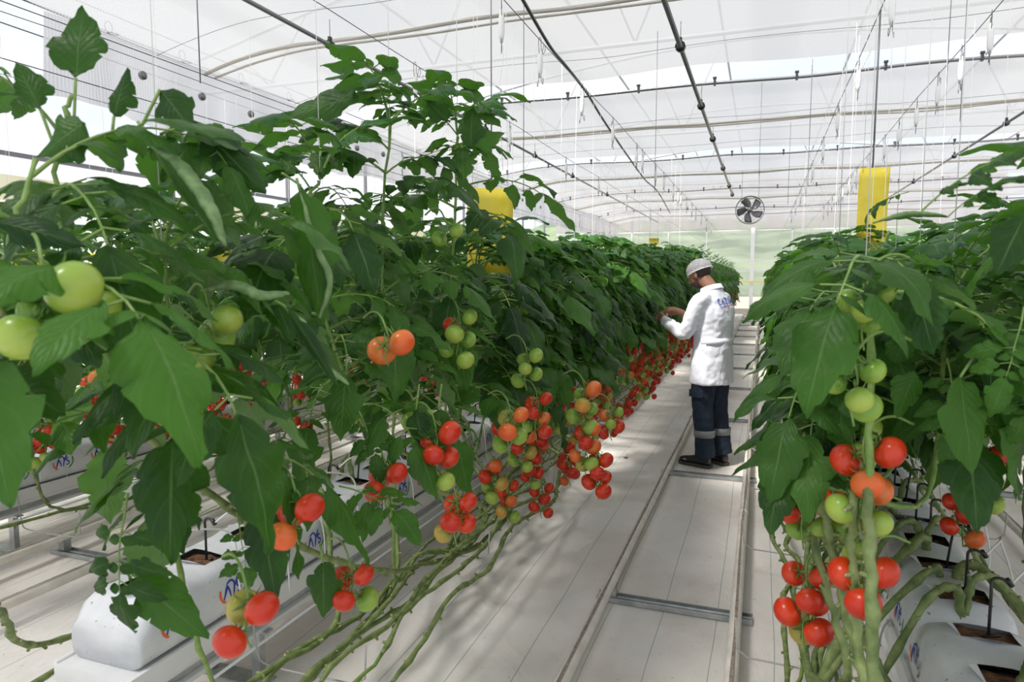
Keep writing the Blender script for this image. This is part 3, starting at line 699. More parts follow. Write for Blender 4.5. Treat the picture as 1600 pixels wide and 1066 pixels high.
def hedge_plant(xc, xg, side, run, seed, top=2.2, lo=.9, wide=.5, ripe=4, name='tomato_plant', n=46, hi=False):
    """a plant farther off: foliage as one part, trusses as parts"""
    r = random.Random(seed); t = thing(name, 'x', 'tomato plant', (xc, 0, 0))
    m = MB()
    for i in range(n):
        q = (i + .5) / n; z = lo + (top - lo) * q
        y = r.uniform(-wide * .5, wide * .5); compound(m, r, r.uniform(.28, .40), r.uniform(1.2, 1.45) * (1 if q < .9 else .7), False, 3, r.uniform(.2, .7), r.uniform(.9, 1.7), 1, 0, Vector((r.uniform(-.05, .05), y, z)), i * 2.4 + r.uniform(-.5, .5))
    for i in range(4): compound(m, r, .18, .8, False, 3, 1.0, .4, 1, 2, Vector((0, r.uniform(-wide, wide) * .5, top + r.uniform(-.1, .12))), r.uniform(0, 6.3))
    m.obj('foliage', ['leaf', 'stem', 'young_leaf'], t)
    sm = MB()
    for k in range(2):
        pth = [p + Vector((0, (k - .5) * wide * .5, 0)) for p in stem_path(xc, xg, run + k * .3, r, top, side)]; sm.tube(pth, .0075, 5, 0 if k else 0)
    sm.obj('stem', ['vine'], t)
    a0 = 0 if side > 0 else PI
    for i in range(ripe):
        z = .62 + .55 * (i + r.random()) / max(1, ripe); a = a0 + r.uniform(-.9, .9); d = r.uniform(.14, .30)
        mm = MB(); rr = random.Random(seed + i * 7); cols = rr.choice(RIPE)
        L = len(cols) * .03
        mm.tube([(-.05, 0, .02), (0, 0, 0), (0, 0, -L)], .0025, 4, 0)
        for j, c in enumerate(cols):
            b = j * 2.4; mm.ball((.036 * math.cos(b), .036 * math.sin(b), -.015 - j * .028), (.033, .033, .029), 1 + 'ROYG'.index(c), 9, 6)
        mm.obj('fruit_truss', ['stem', 'tomato_red', 'tomato_orange', 'tomato_amber', 'tomato_green'], t, loc=(math.cos(a) * d, y * 0 + r.uniform(-wide, wide) * .5, z))
    return t
XA, XC = -1.22, .50
# --- picked row, aisle side
def setl(o, lab, grp): o['label'] = lab; o['group'] = grp; return o
LOOK = ['with ripe trusses low down', 'with hanging red fruit and dark leaves', 'with mixed red and green fruit']
protoA = [vine_plant(XA, ROWS['A'][0], 1, 2.35 + .3 * i, 11 + i, 1.60 + .05 * (i % 3), 1.02, True, (4, .48, 1.0), (1, 1.15, 1.4), 24) for i in range(5)]
yA = [2.95 + .37 * i for i in range(24)]
for i, y in enumerate(yA):
    src = protoA[i % 5]; o = src if i < 5 else dup(src, (XA, y, 0)); o.location = (XA + RNG.uniform(-.05, .05), y, 0); o.scale = (1, 1, RNG.uniform(.97, 1.05) * (1.08 if i == 0 else 1 + .006 * i))
    setl(o, f'leafy tomato plant with red trusses, aisle side of the picked row, {nth(i + 6)} from camera', 'aisle-side plants of the picked row')
hA = [hedge_plant(XA, ROWS['A'][0], 1, 2.4, 60 + i, 1.84 + .05 * i, .85, .55, 6) for i in range(3)]
for i in range(30):
    y = yA[-1] + .5 + i * .6; o = hA[i] if i < 3 else dup(hA[i % 3], (0, 0, 0)); o.location = (XA + RNG.uniform(-.05, .05), y, 0)
    setl(o, f'tomato plant in the red-fruited hedge past the worker, {nth(i + 1)} beyond him', 'far plants of the picked row')
# --- picked row, far side
protoA2 = [vine_plant(-2.45, ROWS['A'][0], -1, -1.9 - .2 * i, 31 + i, 1.80, 1.1, True, (2, .65, 1.1), (1, 1.3, 1.6), 18) for i in range(3)]
for i in range(13):
    y = 2.3 + .58 * i; o = protoA2[i] if i < 3 else dup(protoA2[i % 3], (0, 0, 0)); o.location = (-2.45, y, 0)
    setl(o, f'tomato plant on the far side of the picked row, {nth(i + 1)} from the camera', 'far-side plants of the picked row')
hA2 = hedge_plant(-2.45, ROWS['A'][0], -1, -1.9, 66, 2.0, .9, .7, 2)
for i in range(14):
    o = hA2 if i == 0 else dup(hA2, (0, 0, 0)); o.location = (-2.45, 10.1 + i * .85, 0)
    setl(o, f'distant tomato plant on the hidden side of the picked row, {nth(i + 1)} of the far stretch', 'distant plants behind the picked row')
# --- second and third rows past the worker
protoB = [vine_plant(-3.62, ROWS['B'][0], 1, 1.6 + .3 * i, 41 + i, 1.78, 1.12, True, (3, .62, 1.1), (1, 1.25, 1.5), 19) for i in range(3)]
for i in range(15):
    y = 1.9 + .55 * i; o = protoB[i] if i < 3 else dup(protoB[i % 3], (0, 0, 0)); o.location = (-3.62, y, 0)
    setl(o, f'tomato plant in the second row past the worker, {nth(i + 1)} from the camera', 'plants of the second row past the worker')
hB = [hedge_plant(-4.7, ROWS['B'][0], -1, -1.6, 70 + i, 1.85 + .08 * i, 1.0, .7, 2) for i in range(2)]
for i in range(18):
    o = hB[i] if i < 2 else dup(hB[i % 2], (0, 0, 0)); o.location = (-4.7, 3.0 + .8 * i, 0)
    setl(o, f'tomato plant on the hidden side of the second row over, {nth(i + 1)} from the camera', 'hidden-side plants of the second row')
for i in range(16):
    o = dup(hB[i % 2], (0, 0, 0)); o.location = (-3.62, 10.2 + .9 * i, 0)
    setl(o, f'distant tomato plant of the second row past the worker, {nth(i + 1)} of its far stretch', 'distant plants of the second row')
hD = [hedge_plant(-5.75, ROWS['D'][0], 1, 1.6, 75 + i, 1.85 + .1 * i, 1.0, .8, 3) for i in range(2)]
for i in range(20):
    o = hD[i] if i < 2 else dup(hD[i % 2], (0, 0, 0)); o.location = (-5.75, 3.2 + .85 * i, 0)
    setl(o, f'tomato plant of the third row past the worker, {nth(i + 1)} from the camera', 'plants of the third row')
# --- opposite row, aisle side
protoC = [vine_plant(XC, ROWS['C'][0], -1, 2.0 + .3 * i, 51 + i, 1.50 + .05 * (i % 3), .98, True, (3, .55, 1.0), (1, 1.15, 1.4), 25) for i in range(4)]
yC = [3.1 + .40 * i for i in range(22)]
for i, y in enumerate(yC):
    o = protoC[i] if i < 4 else dup(protoC[i % 4], (0, 0, 0)); o.location = (XC + RNG.uniform(-.05, .05), y, 0); o.scale = (1, 1, RNG.uniform(.96, 1.06) + .007 * i)
    setl(o, f'leafy tomato plant, aisle side of the row opposite the worker, {nth(i + 4)} from camera', 'aisle-side plants of the opposite row')
hC = [hedge_plant(XC, ROWS['C'][0], -1, 2.0, 80 + i, 1.76 + .08 * i, .85, .55, 5) for i in range(2)]
for i in range(28):
    o = hC[i] if i < 2 else dup(hC[i % 2], (0, 0, 0)); o.location = (XC + RNG.uniform(-.05, .05), yC[-1] + .5 + i * .65, 0)
    setl(o, f'distant tomato plant in the hedge opposite the worker, {nth(i + 1)} of its far stretch', 'far plants of the opposite row')
protoC2 = [vine_plant(.98, ROWS['C'][0], 1, -1.8, 91 + i, 1.72, 1.12, True, (2, .7, 1.1), (1, 1.3, 1.6), 20) for i in range(2)]
for i in range(12):
    o = protoC2[i] if i < 2 else dup(protoC2[i % 2], (0, 0, 0)); o.location = (.98, 2.55 + .55 * i, 0)
    setl(o, f'tomato plant on the hidden side of the opposite row, {nth(i + 2)} from the camera', 'hidden-side plants of the opposite row')
hE = [hedge_plant(2.5, ROWS['E'][0], -1, 1.6, 95 + i, 1.95 + .1 * i, .95, .8, 3) for i in range(2)]
for i in range(17):
    o = hE[i] if i < 2 else dup(hE[i % 2], (0, 0, 0)); o.location = (2.5, 4.6 + .8 * i, 0)
    setl(o, f'tomato plant of the row beyond the opposite one, {nth(i + 1)} from the camera', 'plants beyond the opposite row')


# --- the nearest plants, stem by stem
def hero(name_y, xc, path, seed, label, grp, r0=.0085, leaves=(.9, 1.9, 18), twine=True, loc=None, top_young=True):
    r = random.Random(seed); loc = loc or Vector((path[-1].x, path[-1].y, 0)); t = thing('tomato_plant', label, 'tomato plant', loc, grp)
    loc = Vector(loc); pth = [p - loc for p in spline(path, 6)]; link('stem', stem_mesh(pth, seed, r0), t)
    lo, hi, n = leaves
    def on(z):
        b = [p for p in pth[len(pth) // 3:]]; return min(b, key=lambda p: abs(p.z - z))
    for i in range(n):
        q = (i + .5) / n; z = lo + (hi - lo) * q; az = i * 2.4 + r.uniform(-.5, .5)
        o = link('leaf', r.choice(YOUNG if q > .92 else LEAVES), t, on(z)); s = r.uniform(.8, 1.08) * (1 if q < .8 else .85)
        b_ = loc + on(z)
        if b_.x > -.5:
            while (b_.x + .50 * s * math.cos(az)) < .005 * b_.y: az += .4
        o.scale = (s, s, s); o.rotation_euler = (r.uniform(-.2, .2), r.uniform(-.15, .2) - (.35 if q > .8 else 0), az)
    e = pth[-1]
    if top_young:
        for i in range(3):
            o = link('leaf', r.choice(YOUNG), t, e); o.rotation_euler = (0, r.uniform(-.8, -.2), i * 2.1 + r.random())
    if twine: MB().tube([pth[-1], pth[-1] + Vector((0, 0, 2.88 - e.z))], .0013, 4).obj('support_twine', 'twine', t)
    return t
def W_(x, y, z): return Vector((x, y, z))
GA = 'aisle-side plants of the picked row'; GC = 'aisle-side plants of the opposite row'
def base_run(xg, side, yh, ys, ye, seed, rx=.42):
    r = random.Random(seed); x0 = xg + side * rx; out = [W_(xg, yh, ZG + .17), W_(xg + side * .03, yh - .03, ZG + .27), W_(xg + side * .12, yh - .12, ZG + .26), W_(xg + side * .26, yh - .26, ZG + .05)]
    y = ys
    while y > ye: out.append(W_(x0 + r.uniform(-.05, .05), y, .23 + r.uniform(-.03, .06))); y -= .38
    return out
HA = []
p = base_run(-1.92, 1, 4.2, 3.8, 2.3, 3, .55) + [P(600, 893, 2.3), P(500, 868, 1.95), P(400, 822, 1.70), P(330, 775, 1.52), P(262, 722, 1.40), P(215, 640, 1.30), P(165, 545, 1.22), P(115, 430, 1.18), P(85, 310, 1.2), P(100, 200, 1.25), P(112, 150, 1.28)]
HA.append(hero(0, 0, p, 301, 'nearest tomato plant at the picked row, with thick pale diagonal stem and big blurred leaves', GA, .0085, (1.42, 1.85, 8), False, top_young=False))
p = base_run(-1.92, 1, 3.9, 3.5, 1.6, 4, .50) + [W_(-1.36, 1.45, .32), W_(-1.25, 1.25, .6), W_(-1.22, 1.15, .9), W_(-1.18, 1.12, 1.3), W_(-1.2, 1.12, 1.62)]
HA.append(hero(0, 0, p, 302, 'near tomato plant whose red and amber fruits hang over the first substrate bag', GA, .0095, (1.12, 1.7, 15)))
p = base_run(-1.92, 1, 4.8, 4.4, 2.6, 5, .52) + [P(760, 800, 2.9), P(690, 768, 2.5), P(640, 712, 2.3), P(585, 690, 2.15), P(545, 600, 2.05), P(500, 470, 2.0), P(480, 330, 2.0), P(500, 280, 2.0)]
HA.append(hero(0, 0, p, 303, 'near tomato plant with a long curled pale leaf, second from the lettered bag end', GA, .009, (1.15, 1.85, 16)))
p = base_run(-1.92, 1, 5.1, 4.8, 2.6, 6, .44) + [W_(-1.35, 2.35, .35), W_(-1.25, 2.15, .7), W_(-1.2, 2.08, 1.1), W_(-1.22, 2.05, 1.6), W_(-1.18, 2.05, 2.08)]
HA.append(hero(0, 0, p, 304, 'tall tomato plant reaching up beside the yellow trap, its top standing above the hedge', GA, .009, (1.14, 2.12, 20)))
p = base_run(-1.92, 1, 5.4, 5.0, 2.9, 7, .5) + [W_(-1.3, 2.8, .4), W_(-1.22, 2.55, .75), W_(-1.2, 2.5, 1.2), W_(-1.15, 2.48, 1.7), W_(-1.12, 2.46, 2.12)]
HA.append(hero(0, 0, p, 305, 'tallest tomato plant of the picked row, with green and orange fruit at mid height', GA, .009, (1.12, 2.16, 22)))
p = [P(-60, 1120, 1.5), P(-60, 900, 1.3), P(-50, 700, 1.15), P(-20, 560, 1.05), P(5, 430, 1.0), P(30, 330, 1.0), P(60, 250, 1.05)]
HA.append(hero(0, 0, p, 306, 'tomato plant closest to the camera, with large green fruits out of focus', GA, .007, (1.5, 1.75, 4), False, top_young=False))
# bare vines running on toward the camera in the bundle
for k in range(7):
    yh = 2.6 + .5 * k; pts = base_run(-1.92, 1, yh, yh - .5, .9, 20 + k, .40 + .055 * k) + [W_(-1.42 + .05 * k, .75, .30), W_(-1.5 + .05 * k, .4, .34)]
    o = link('bare_vine', stem_mesh(spline(pts, 6), 320 + k, .0105)); tag(o, f'leafless knobby vine bundled below the lettered bags of the picked row, {nth(k + 1)} of the bundle', 'vine', 'bare vines under the picked row')
# opposite row
HC = []
p = [W_(.62, 2.9, .52), W_(.58, 2.8, .62), W_(.42, 2.6, .5), W_(.2, 2.2, .3), W_(.2, 1.7, .25), P(1372, 1160, 1.38), P(1366, 1066, 1.36), P(1361, 900, 1.36), P(1356, 760, 1.40), P(1360, 600, 1.44), P(1358, 480, 1.47), P(1352, 425, 1.5)]
HC.append(hero(0, 0, p, 401, 'nearest tomato plant of the opposite row, its bare green stem upright before the bags', GC, .0125, (1.5, 1.7, 3), True, top_young=False))
p = [W_(.62, 2.65, .52), W_(.55, 2.5, .62), W_(.36, 2.3, .5), W_(.16, 2.1, .3), P(1325, 1066, 1.7), P(1303, 960, 1.7), P(1276, 860, 1.75), P(1264, 780, 1.8), P(1300, 600, 1.85), P(1320, 450, 1.9), P(1310, 400, 1.95)]
HC.append(hero(0, 0, p, 402, 'tomato plant with red trusses over the aisle, knobby stem left of the upright one', GC, .0095, (1.15, 1.62, 18), top_young=False))
for k, (pp, D) in enumerate(([(1350, 1066), (1322, 960), (1305, 880), (1288, 800), (1275, 745)], 1.75), ) if False else enumerate([([(1350, 1090), (1325, 970), (1308, 890), (1290, 810), (1285, 760)], 1.62), ([(1385, 1090), (1350, 1000), (1322, 935), (1300, 870), (1292, 800)], 1.95), ([(1345, 1090), (1338, 1000), (1335, 900), (1330, 830), (1340, 760)], 1.5)]):
    pts = [W_(.6, 3.4 + k * .4, .52), W_(.5, 3.2 + k * .4, .6), W_(.3, 3.0 + k * .4, .4), W_(.18, 2.4, .28)] + [P(u, v, D) for u, v in pp] + [W_(.42, 2.0 + .4 * k, 1.0), W_(.45, 2.05 + .4 * k, 1.4), W_(.45, 2.0 + .4 * k, 1.52)]
    HC.append(hero(0, 0, pts, 410 + k, f'near tomato plant of the opposite row with knobby drooping stem, {nth(k + 1)} behind the upright stem', GC, .0105, (1.18, 1.62, 16)))
p = [W_(.66, .9, .52), W_(.7, 1.0, .62), W_(.85, 1.2, .5), W_(.95, 1.5, .35), W_(.98, 1.75, .6), W_(.9, 1.8, 1.0), W_(.8, 1.8, 1.4), W_(.75, 1.8, 1.72)]
HC.append(hero(0, 0, p, 420, 'tomato plant with big drooping leaves over the nearest open bags of the opposite row', 'hidden-side plants of the opposite row', .0105, (1.3, 1.75, 12)))
p = [P(1600, 1010, 1.55), P(1530, 950, 1.6), P(1440, 900, 1.9), P(1400, 960, 1.75), P(1395, 1040, 1.65), P(1450, 1100, 1.6)]
for k, (pp) in enumerate([[W_(.60, 1.72, .53), W_(.56, 1.68, .60), W_(.50, 1.74, .64), W_(.42, 1.66, .56), W_(.38, 1.5, .40), W_(.34, 1.2, .27), W_(.3, .6, .27)],
                           [W_(.60, 1.35, .53), W_(.54, 1.3, .57), W_(.46, 1.32, .58), W_(.40, 1.42, .50), W_(.36, 1.62, .44), W_(.30, 1.9, .30), W_(.26, 2.6, .27)],
                           [W_(.64, 1.97, .53), W_(.70, 2.0, .62), W_(.80, 2.1, .56), W_(.88, 1.9, .45), W_(.92, 1.6, .36), W_(.96, 1.0, .3)],
                           [W_(.64, 2.6, .53), W_(.70, 2.62, .61), W_(.84, 2.5, .5), W_(.93, 2.2, .4), W_(.98, 1.7, .32), W_(1.0, 1.2, .5), W_(1.02, 1.0, .75)]]):
    o = link('bare_vine', stem_mesh(spline(pp, 8), 520 + k, .0135)); tag(o, ('thick green vine arching out of the nearest bag opening toward the aisle', 'thick vine bending from a bag opening back along the bag side', 'vine curling over the far edge of the opposite row bags', 'long vine sweeping down behind the opposite row bags')[k], 'vine', 'bare vines of the opposite row')
for k in range(5):
    yh = 2.4 + .6 * k; pts = base_run(.62, -1, yh, yh - .5, 1.0, 60 + k, .36 + .03 * k); o = link('bare_vine', stem_mesh(spline(pts, 6), 540 + k, .010)); tag(o, f'leafless vine lying beside the opposite row bags on the aisle side, {nth(k + 1)} of them', 'vine', 'bare vines of the opposite row')

# --- leaves that stand out, placed on their own stalks
def aim(o, base, tip, hint, L):
    d = (tip - base).normalized(); y = hint.cross(d).normalized(); z = d.cross(y)
    M = Matrix((d, y, z)).transposed().to_4x4(); s = (tip - base).length / L
    o.rotation_mode = 'QUATERNION'; o.location = base - o.parent.location; o.rotation_quaternion = M.to_quaternion(); o.scale = (s, s, s)
FLAT = []
for i in range(5):
    r = random.Random(700 + i); m = MB(); compound(m, r, .32, 1.35, True, 3, .15, .5); FLAT.append(m.mesh('tomato_leaf', ['leaf', 'stem']))
def near_plant(lst, p): return min(lst, key=lambda o: (Vector(o.location).xy - p.xy).length)
def hleaf(lst, a, b, Da, Db, k, up=None):
    A_, B_ = P(*a, Da), P(*b, Db); o = link('leaf', FLAT[k % 5], near_plant(lst, A_)); aim(o, A_, B_, up or (ZV - FW * .4), .47)
def blade(lst, a, b, D, w, curl=.3, pet=None, Db=None, hint=None, young=False, fold=.15, droop=.1):
    A_, B_ = P(*a, D), P(*b, Db or D); par = near_plant(lst, A_); m = MB(); L = (B_ - A_).length; off = Vector(par.location)
    leaflet(m, A_ - off, B_ - A_, hint or (-FW + ZV * .3), L * 1.05, w * D / FPX, droop, fold, curl, a[0], True)
    if pet: m.tube(spline([P(*q, D) - off for q in pet] + [A_ - off], 4), .0028, 6, 1)
    m.obj('leaf', ['young_leaf' if young else 'leaf', 'stem'], par)
for a in [((118, 122), (128, 14), 1.2, 100, .1, [(112, 240), (116, 180)]), ((178, 182), (196, 108), 1.2, 62, .5, [(172, 240)]), ((62, 168), (28, 98), 1.15, 74, .5, [(85, 230)]),
          ((236, 215), (362, 380), 1.15, 58, .9, [(215, 190)]), ((470, 290), (505, 500), 1.5, 105, .5, [(440, 270)]), ((205, 450), (222, 600), 1.12, 118, .3, [(180, 440)]),
          ((0, 585), (100, 640), .95, 110, .3, None), ((-10, 345), (130, 372), .95, 70, .4, None), ((448, 480), (532, 600), 1.3, 40, 1.0, [(430, 470)]),
          ((405, 790), (432, 935), 1.45, 84, .2, [(400, 760)]), ((505, 880), (506, 962), 1.7, 66, .3, [(500, 850)]), ((205, 905), (325, 988), 1.4, 92, .3, [(190, 880)]),
          ((250, 140), (300, 200), 1.2, 80, .4, [(215, 210)]), ((130, 190), (60, 240), 1.1, 110, .3, None), ((300, 190), (415, 290), 1.25, 95, .6, [(250, 210)]), ((560, 150), (440, 175), 2.1, 60, .3, None),
          ((685, 640), (690, 706), 1.9, 60, .2, [(690, 600)]), ((650, 640), (662, 700), 1.9, 46, .2, [(655, 600)]), ((700, 190), (668, 155), 2.3, 44, .2, None), ((735, 230), (738, 168), 2.3, 50, .2, None), ((740, 225), (785, 205), 2.3, 46, .3, None)]:
    blade(HA, *a[:5], a[5])
for k, a in enumerate([((200, 770), (170, 1010), 1.38, 1.35), ((340, 790), (230, 850), 1.45, 1.4), ((370, 800), (390, 930), 1.5, 1.5), ((530, 760), (655, 805), 1.8, 1.65), ((270, 180), (400, 285), 1.3, 1.2), ((560, 640), (600, 740), 1.9, 1.8)]):
    hleaf(HA, a[0], a[1], a[2], a[3], k)
for a in [((1440, 460), (1505, 470), 1.5, 66, .2, None), ((1236, 590), (1256, 650), 1.9, 74, .3, [(1270, 570)]), ((1214, 700), (1212, 776), 1.95, 40, .2, [(1215, 660)]), ((1236, 690), (1252, 768), 1.9, 56, .2, [(1245, 660)]),
          ((1290, 650), (1276, 752), 1.6, 46, .3, [(1300, 620)]), ((1600, 340), (1555, 425), 1.3, 80, .2, None), ((1500, 590), (1520, 735), 1.35, 92, .2, [(1520, 560)]), ((1556, 600), (1560, 668), 1.4, 60, .2, None), ((1430, 580), (1400, 650), 1.45, 60, .3, None)]:
    blade(HC, *a[:5], a[5])
for k, a in enumerate([((1440, 330), (1625, 190), 1.25, 1.1), ((1480, 340), (1600, 250), 1.25, 1.15), ((1600, 480), (1560, 640), 1.3, 1.25), ((1480, 560), (1500, 720), 1.5, 1.4), ((1420, 300), (1340, 330), 1.8, 1.9), ((1450, 420), (1400, 560), 1.6, 1.5), ((1610, 560), (1600, 690), 1.35, 1.3)]):
    hleaf(HC, a[0], a[1], a[2], a[3], k + 2)
def rolled(lst, pts, D, w, seed):
    """a leaf rolled up on itself so that its pale crinkled underside shows"""
    q = [P(u, v, D) for u, v in pts]; par = near_plant(lst, q[0]); off = Vector(par.location); c = spline([p - off for p in q], 7); n = len(c); r = random.Random(seed)
    c = [p + Vector((r.uniform(-1, 1), r.uniform(-1, 1), r.uniform(-1, 1))) * w * .10 for p in c]
    rd = [(w * math.sin(PI * min(1, (i + .6) / (n + .2))) ** .6 * r.uniform(.78, 1.15), w * .62 * math.sin(PI * min(1, (i + .6) / (n + .2))) ** .6) for i in range(n)]
    m = MB().tube(c, rd, 9, 0); m.tube([c[0] + (c[0] - c[3]) * .6, c[0]], .003, 6, 1); m.obj('curled_leaf', ['leaf_underside', 'stem'], par)
rolled(HA, [(232, 222), (285, 262), (325, 320), (352, 384)], 1.12, .017, 1)
rolled(HA, [(447, 482), (480, 515), (505, 570), (545, 600)], 1.32, .013, 2)
rolled(HA, [(325, 452), (365, 446), (410, 462), (452, 458)], 1.25, .016, 3)
rolled(HA, [(470, 300), (492, 380), (515, 440), (498, 500)], 1.5, .011, 4)
rolled(HA, [(425, 745), (458, 780), (466, 820)], 1.5, .011, 5)
rolled(HC, [(1375, 345), (1420, 335), (1480, 338)], 1.7, .013, 6)
# --- trusses that stand out
def ht(lst, u, v, D, cols, S=1., seed=0, spread=1., rz=0., up=.0):
    c = P(u, v, D); n = len(cols); h_ = .030 * S * n * .5 + .01; org = c + ZV * h_; par = near_plant(lst, org); off = Vector(par.location)
    frm = org + Vector((-.10 if lst is HA else .10, .05, .03 + up))
    truss(par, org - off, cols, seed or int(u + v), S, rz, True, frm - off, spread)
for a in [(388, 968, 1.22, 'RYR', .95, 3), (548, 922, 1.75, 'RRRG', 1., 2), (602, 752, 1.85, 'RRR', 1., 1), (680, 716, 1.9, 'RRRRRG', 1., 5), (712, 812, 2.05, 'RRRRY', .98, 6), (915, 704, 2.85, 'ORROOGY', 1., 4), (934, 744, 2.85, 'RRRRRR', 1., 8),
          (912, 640, 2.85, 'OGYGGG', 1.1, 9), (955, 662, 3.15, 'GOGRR', .95, 2), (796, 674, 2.35, 'OYOGG', 1., 12), (838, 652, 2.75, 'RRROGR', .98, 7), (716, 532, 2.25, 'GRGGGG', 1., 10), (822, 578, 2.6, 'GGGGG', .95, 13), (605, 545, 1.75, 'OO', 1.15, 1),
          (464, 812, 1.45, 'RRO', 1., 3), (650, 658, 2.0, 'GG', 1., 1), (697, 366, 2.2, 'GG', .95, 2), (72, 492, .92, 'GGG', 1.15, 5), (120, 500, 1.0, 'GG', 1.1, 2), (330, 534, 1.3, 'GGG', 1.15, 4), (935, 440, 4.2, 'G', 1., 2), (75, 560, 1.3, 'YGO', .8, 2)]:
    ht(HA, *a)
BL = [o for o in bpy.data.objects if o.parent is None and o.get('group') == 'plants of the second row past the worker' and o.location.y < 5]
for a in [(238, 672, 3.3, 'RRRR', 1.1, 3), (303, 610, 3.4, 'RRRRRO', 1., 2), (372, 596, 3.5, 'RRROYRR', 1., 1), (140, 618, 3.1, 'ORGRRG', 1.1, 5), (125, 652, 3.0, 'RRGG', 1.1, 6), (355, 676, 3.4, 'RRRR', .9, 4), (30, 590, 2.9, 'RRR', .9, 8), (526, 618, 4.6, 'RRGG', 1.1, 9), (398, 640, 3.6, 'RRR', .9, 2)]:
    ht(BL, *a)
for a in [(1350, 492, 1.36, 'GGGGG', .82, 1), (1334, 612, 1.30, 'GGGG', .95, 2), (1346, 765, 1.46, 'RROOGG', 1.1, 11), (1330, 700, 1.6, 'GGGG', 1., 4), (1256, 792, 1.7, 'RRRRRGG', .95, 5), (1335, 850, 1.6, 'YGGG', 1., 6), (1344, 925, 1.5, 'RRRR', 1.1, 3), (1258, 952, 1.78, 'RRRRRRY', 1.1, 8),
          (1532, 752, 2.15, 'RRROGG', 1.05, 9), (1506, 810, 2.3, 'RRRRRO', 1., 10), (1455, 702, 2.9, 'RR', 1., 3), (1408, 642, 2.9, 'RGGR', 1., 4), (1378, 640, 2.9, 'RRO', 1., 6), (1546, 515, 1.75, 'G', 1., 2), (1256, 700, 2.1, 'RR', 1., 3)]:
    ht(HC, *a)
# ------------------------------------------------------------------ hooks, traps, fan
WIRES = [('crop_wire', -1.2, 2.9, 'steel crop wire over the aisle side of the picked row'), ('crop_wire', -2.06, 2.9, 'steel crop wire over the far side of the picked row'), ('crop_wire', .51, 2.9, 'steel crop wire over the aisle side of the opposite row'),
         ('crop_wire', 1.04, 2.9, 'steel crop wire over the far side of the opposite row'), ('crop_wire', -3.6, 2.9, 'steel crop wire over the near side of the second row past the worker'), ('crop_wire', -4.7, 2.9, 'steel crop wire over the far side of the second row past the worker')]
for nm, x, z, lab in WIRES:
    t = MB().tube([(x, y, z - .012 * math.sin((y % 2.95) / 2.95 * PI)) for y in np.linspace(.3, 31, 160)], .0026, 5).obj(nm, 'mid_metal'); tag(t, lab, 'wire', 'crop wires')
HK = []
for v in range(3):
    r = random.Random(v + 5)
    fr = MB().tube(spline([(0, -.012, -.03), (0, -.010, 0), (0, 0, .012), (0, .010, 0), (0, .012, -.04), (.0, .03, -.07), (0, .045, -.055), (0, .05, -.03), (0, .038, -.015), (0, .03, -.04), (0, .014, -.10), (0, .012, -.20), (0, .026, -.235), (0, .032, -.225), (0, .028, -.20)], 4), .0018, 5)
    fr.tube(spline([(0, -.012, -.03), (0, -.006, -.12), (0, -.010, -.215), (0, -.020, -.26), (0, -.024, -.235)], 4), .0018, 5)
    wd = MB().tube([(0, .002, -.05), (0, .003, -.09), (0, .003, -.13), (0, .002, -.17), (0, .0, -.205)], [.006, .014, .0155, .014, .006], 8)
    tl = MB().tube(spline([(0, .003, -.20), (.01 * r.random(), .01, -.27), (-.01, .0, -.36 - .1 * r.random()), (.005, .01, -.5 - .3 * v)], 5), .0012, 4)
    HK.append((fr.mesh('hook_frame', ['mid_metal']), wd.mesh('string_winding', ['twine']), tl.mesh('loose_string', ['twine'])))
c = 0
for x, ys, nm in ((-1.2, [3.15, 3.75, 4.7, 5.75, 6.9, 7.25, 8.2, 8.9, 9.9, 10.5, 10.9, 11.7, 12.6, 13.4, 14.6, 16, 17.5], 'the aisle side of the picked row'), (.51, [3.55, 4.7, 5.9, 7.2, 8.6, 9.9, 11.2, 12.8, 14.5], 'the aisle side of the opposite row'),
                  (1.04, [3.3, 3.62, 4.15, 4.7, 5.25, 5.9, 6.6, 7.3, 8.3, 9.3, 9.7, 10.1, 10.8, 11.3, 12.4, 13.1, 14], 'the far side of the opposite row'), (-2.06, [3.9, 5.6, 7.4, 9.0, 11, 13.5], 'the far side of the picked row'), (-3.6, [6.5, 8.5, 11, 14, 17], 'the second row past the worker')):
    for i, y in enumerate(ys):
        t = thing('string_hook', f'wire hook wound with white string, {nth(i + 1)} along {nm}', 'string hook', (x, y, 2.893), 'string hooks on the crop wires', RNG.uniform(-.5, .5))
        c += 1; a, b, d = HK[c % 3]; link('hook_frame', a, t); link('string_winding', b, t)
        if c % 5 == 1: link('loose_string', d, t)
def trap(p, w, h, rz, lab, ztop=2.9, tilt=0.):
    t = thing('sticky_trap', lab, 'insect trap', p, 'yellow sticky traps', rz); n = 8; vs = []
    for j in range(n + 1):
        for i in range(n + 1):
            x = (i / n - .5) * w; z = -h * j / n; vs.append((x, .012 * math.sin(j / n * 3) * (1 + i / n) + .01 * math.cos(x * 30), z))
    q = MB().add(vs, [(j * (n + 1) + i, j * (n + 1) + i + 1, (j + 1) * (n + 1) + i + 1, (j + 1) * (n + 1) + i) for j in range(n) for i in range(n)]).obj('sheet', 'trap_yellow', t)
    md = q.modifiers.new('s', 'SOLIDIFY'); md.thickness = .0012
    for s in (-1, 1): MB().tube([(s * w * .38, 0, -.02), (s * w * .34, 0, ztop - p.z)], .0012, 4).obj('hanging_string', 'twine', t)
    return t
trap(P(1367, 262, 3.3), .135, .40, YAW - .3, 'yellow sticky trap hanging upright above the row opposite the worker', 2.9)
trap(P(766, 294, 3.4), .235, .42, YAW + .2, 'yellow sticky trap half behind leafy tops in the picked row', 2.9)
trap(P(345, 378, 5.2), .20, .35, YAW, 'yellow sticky trap glimpsed between leaves in the second row, largest there', 2.9)
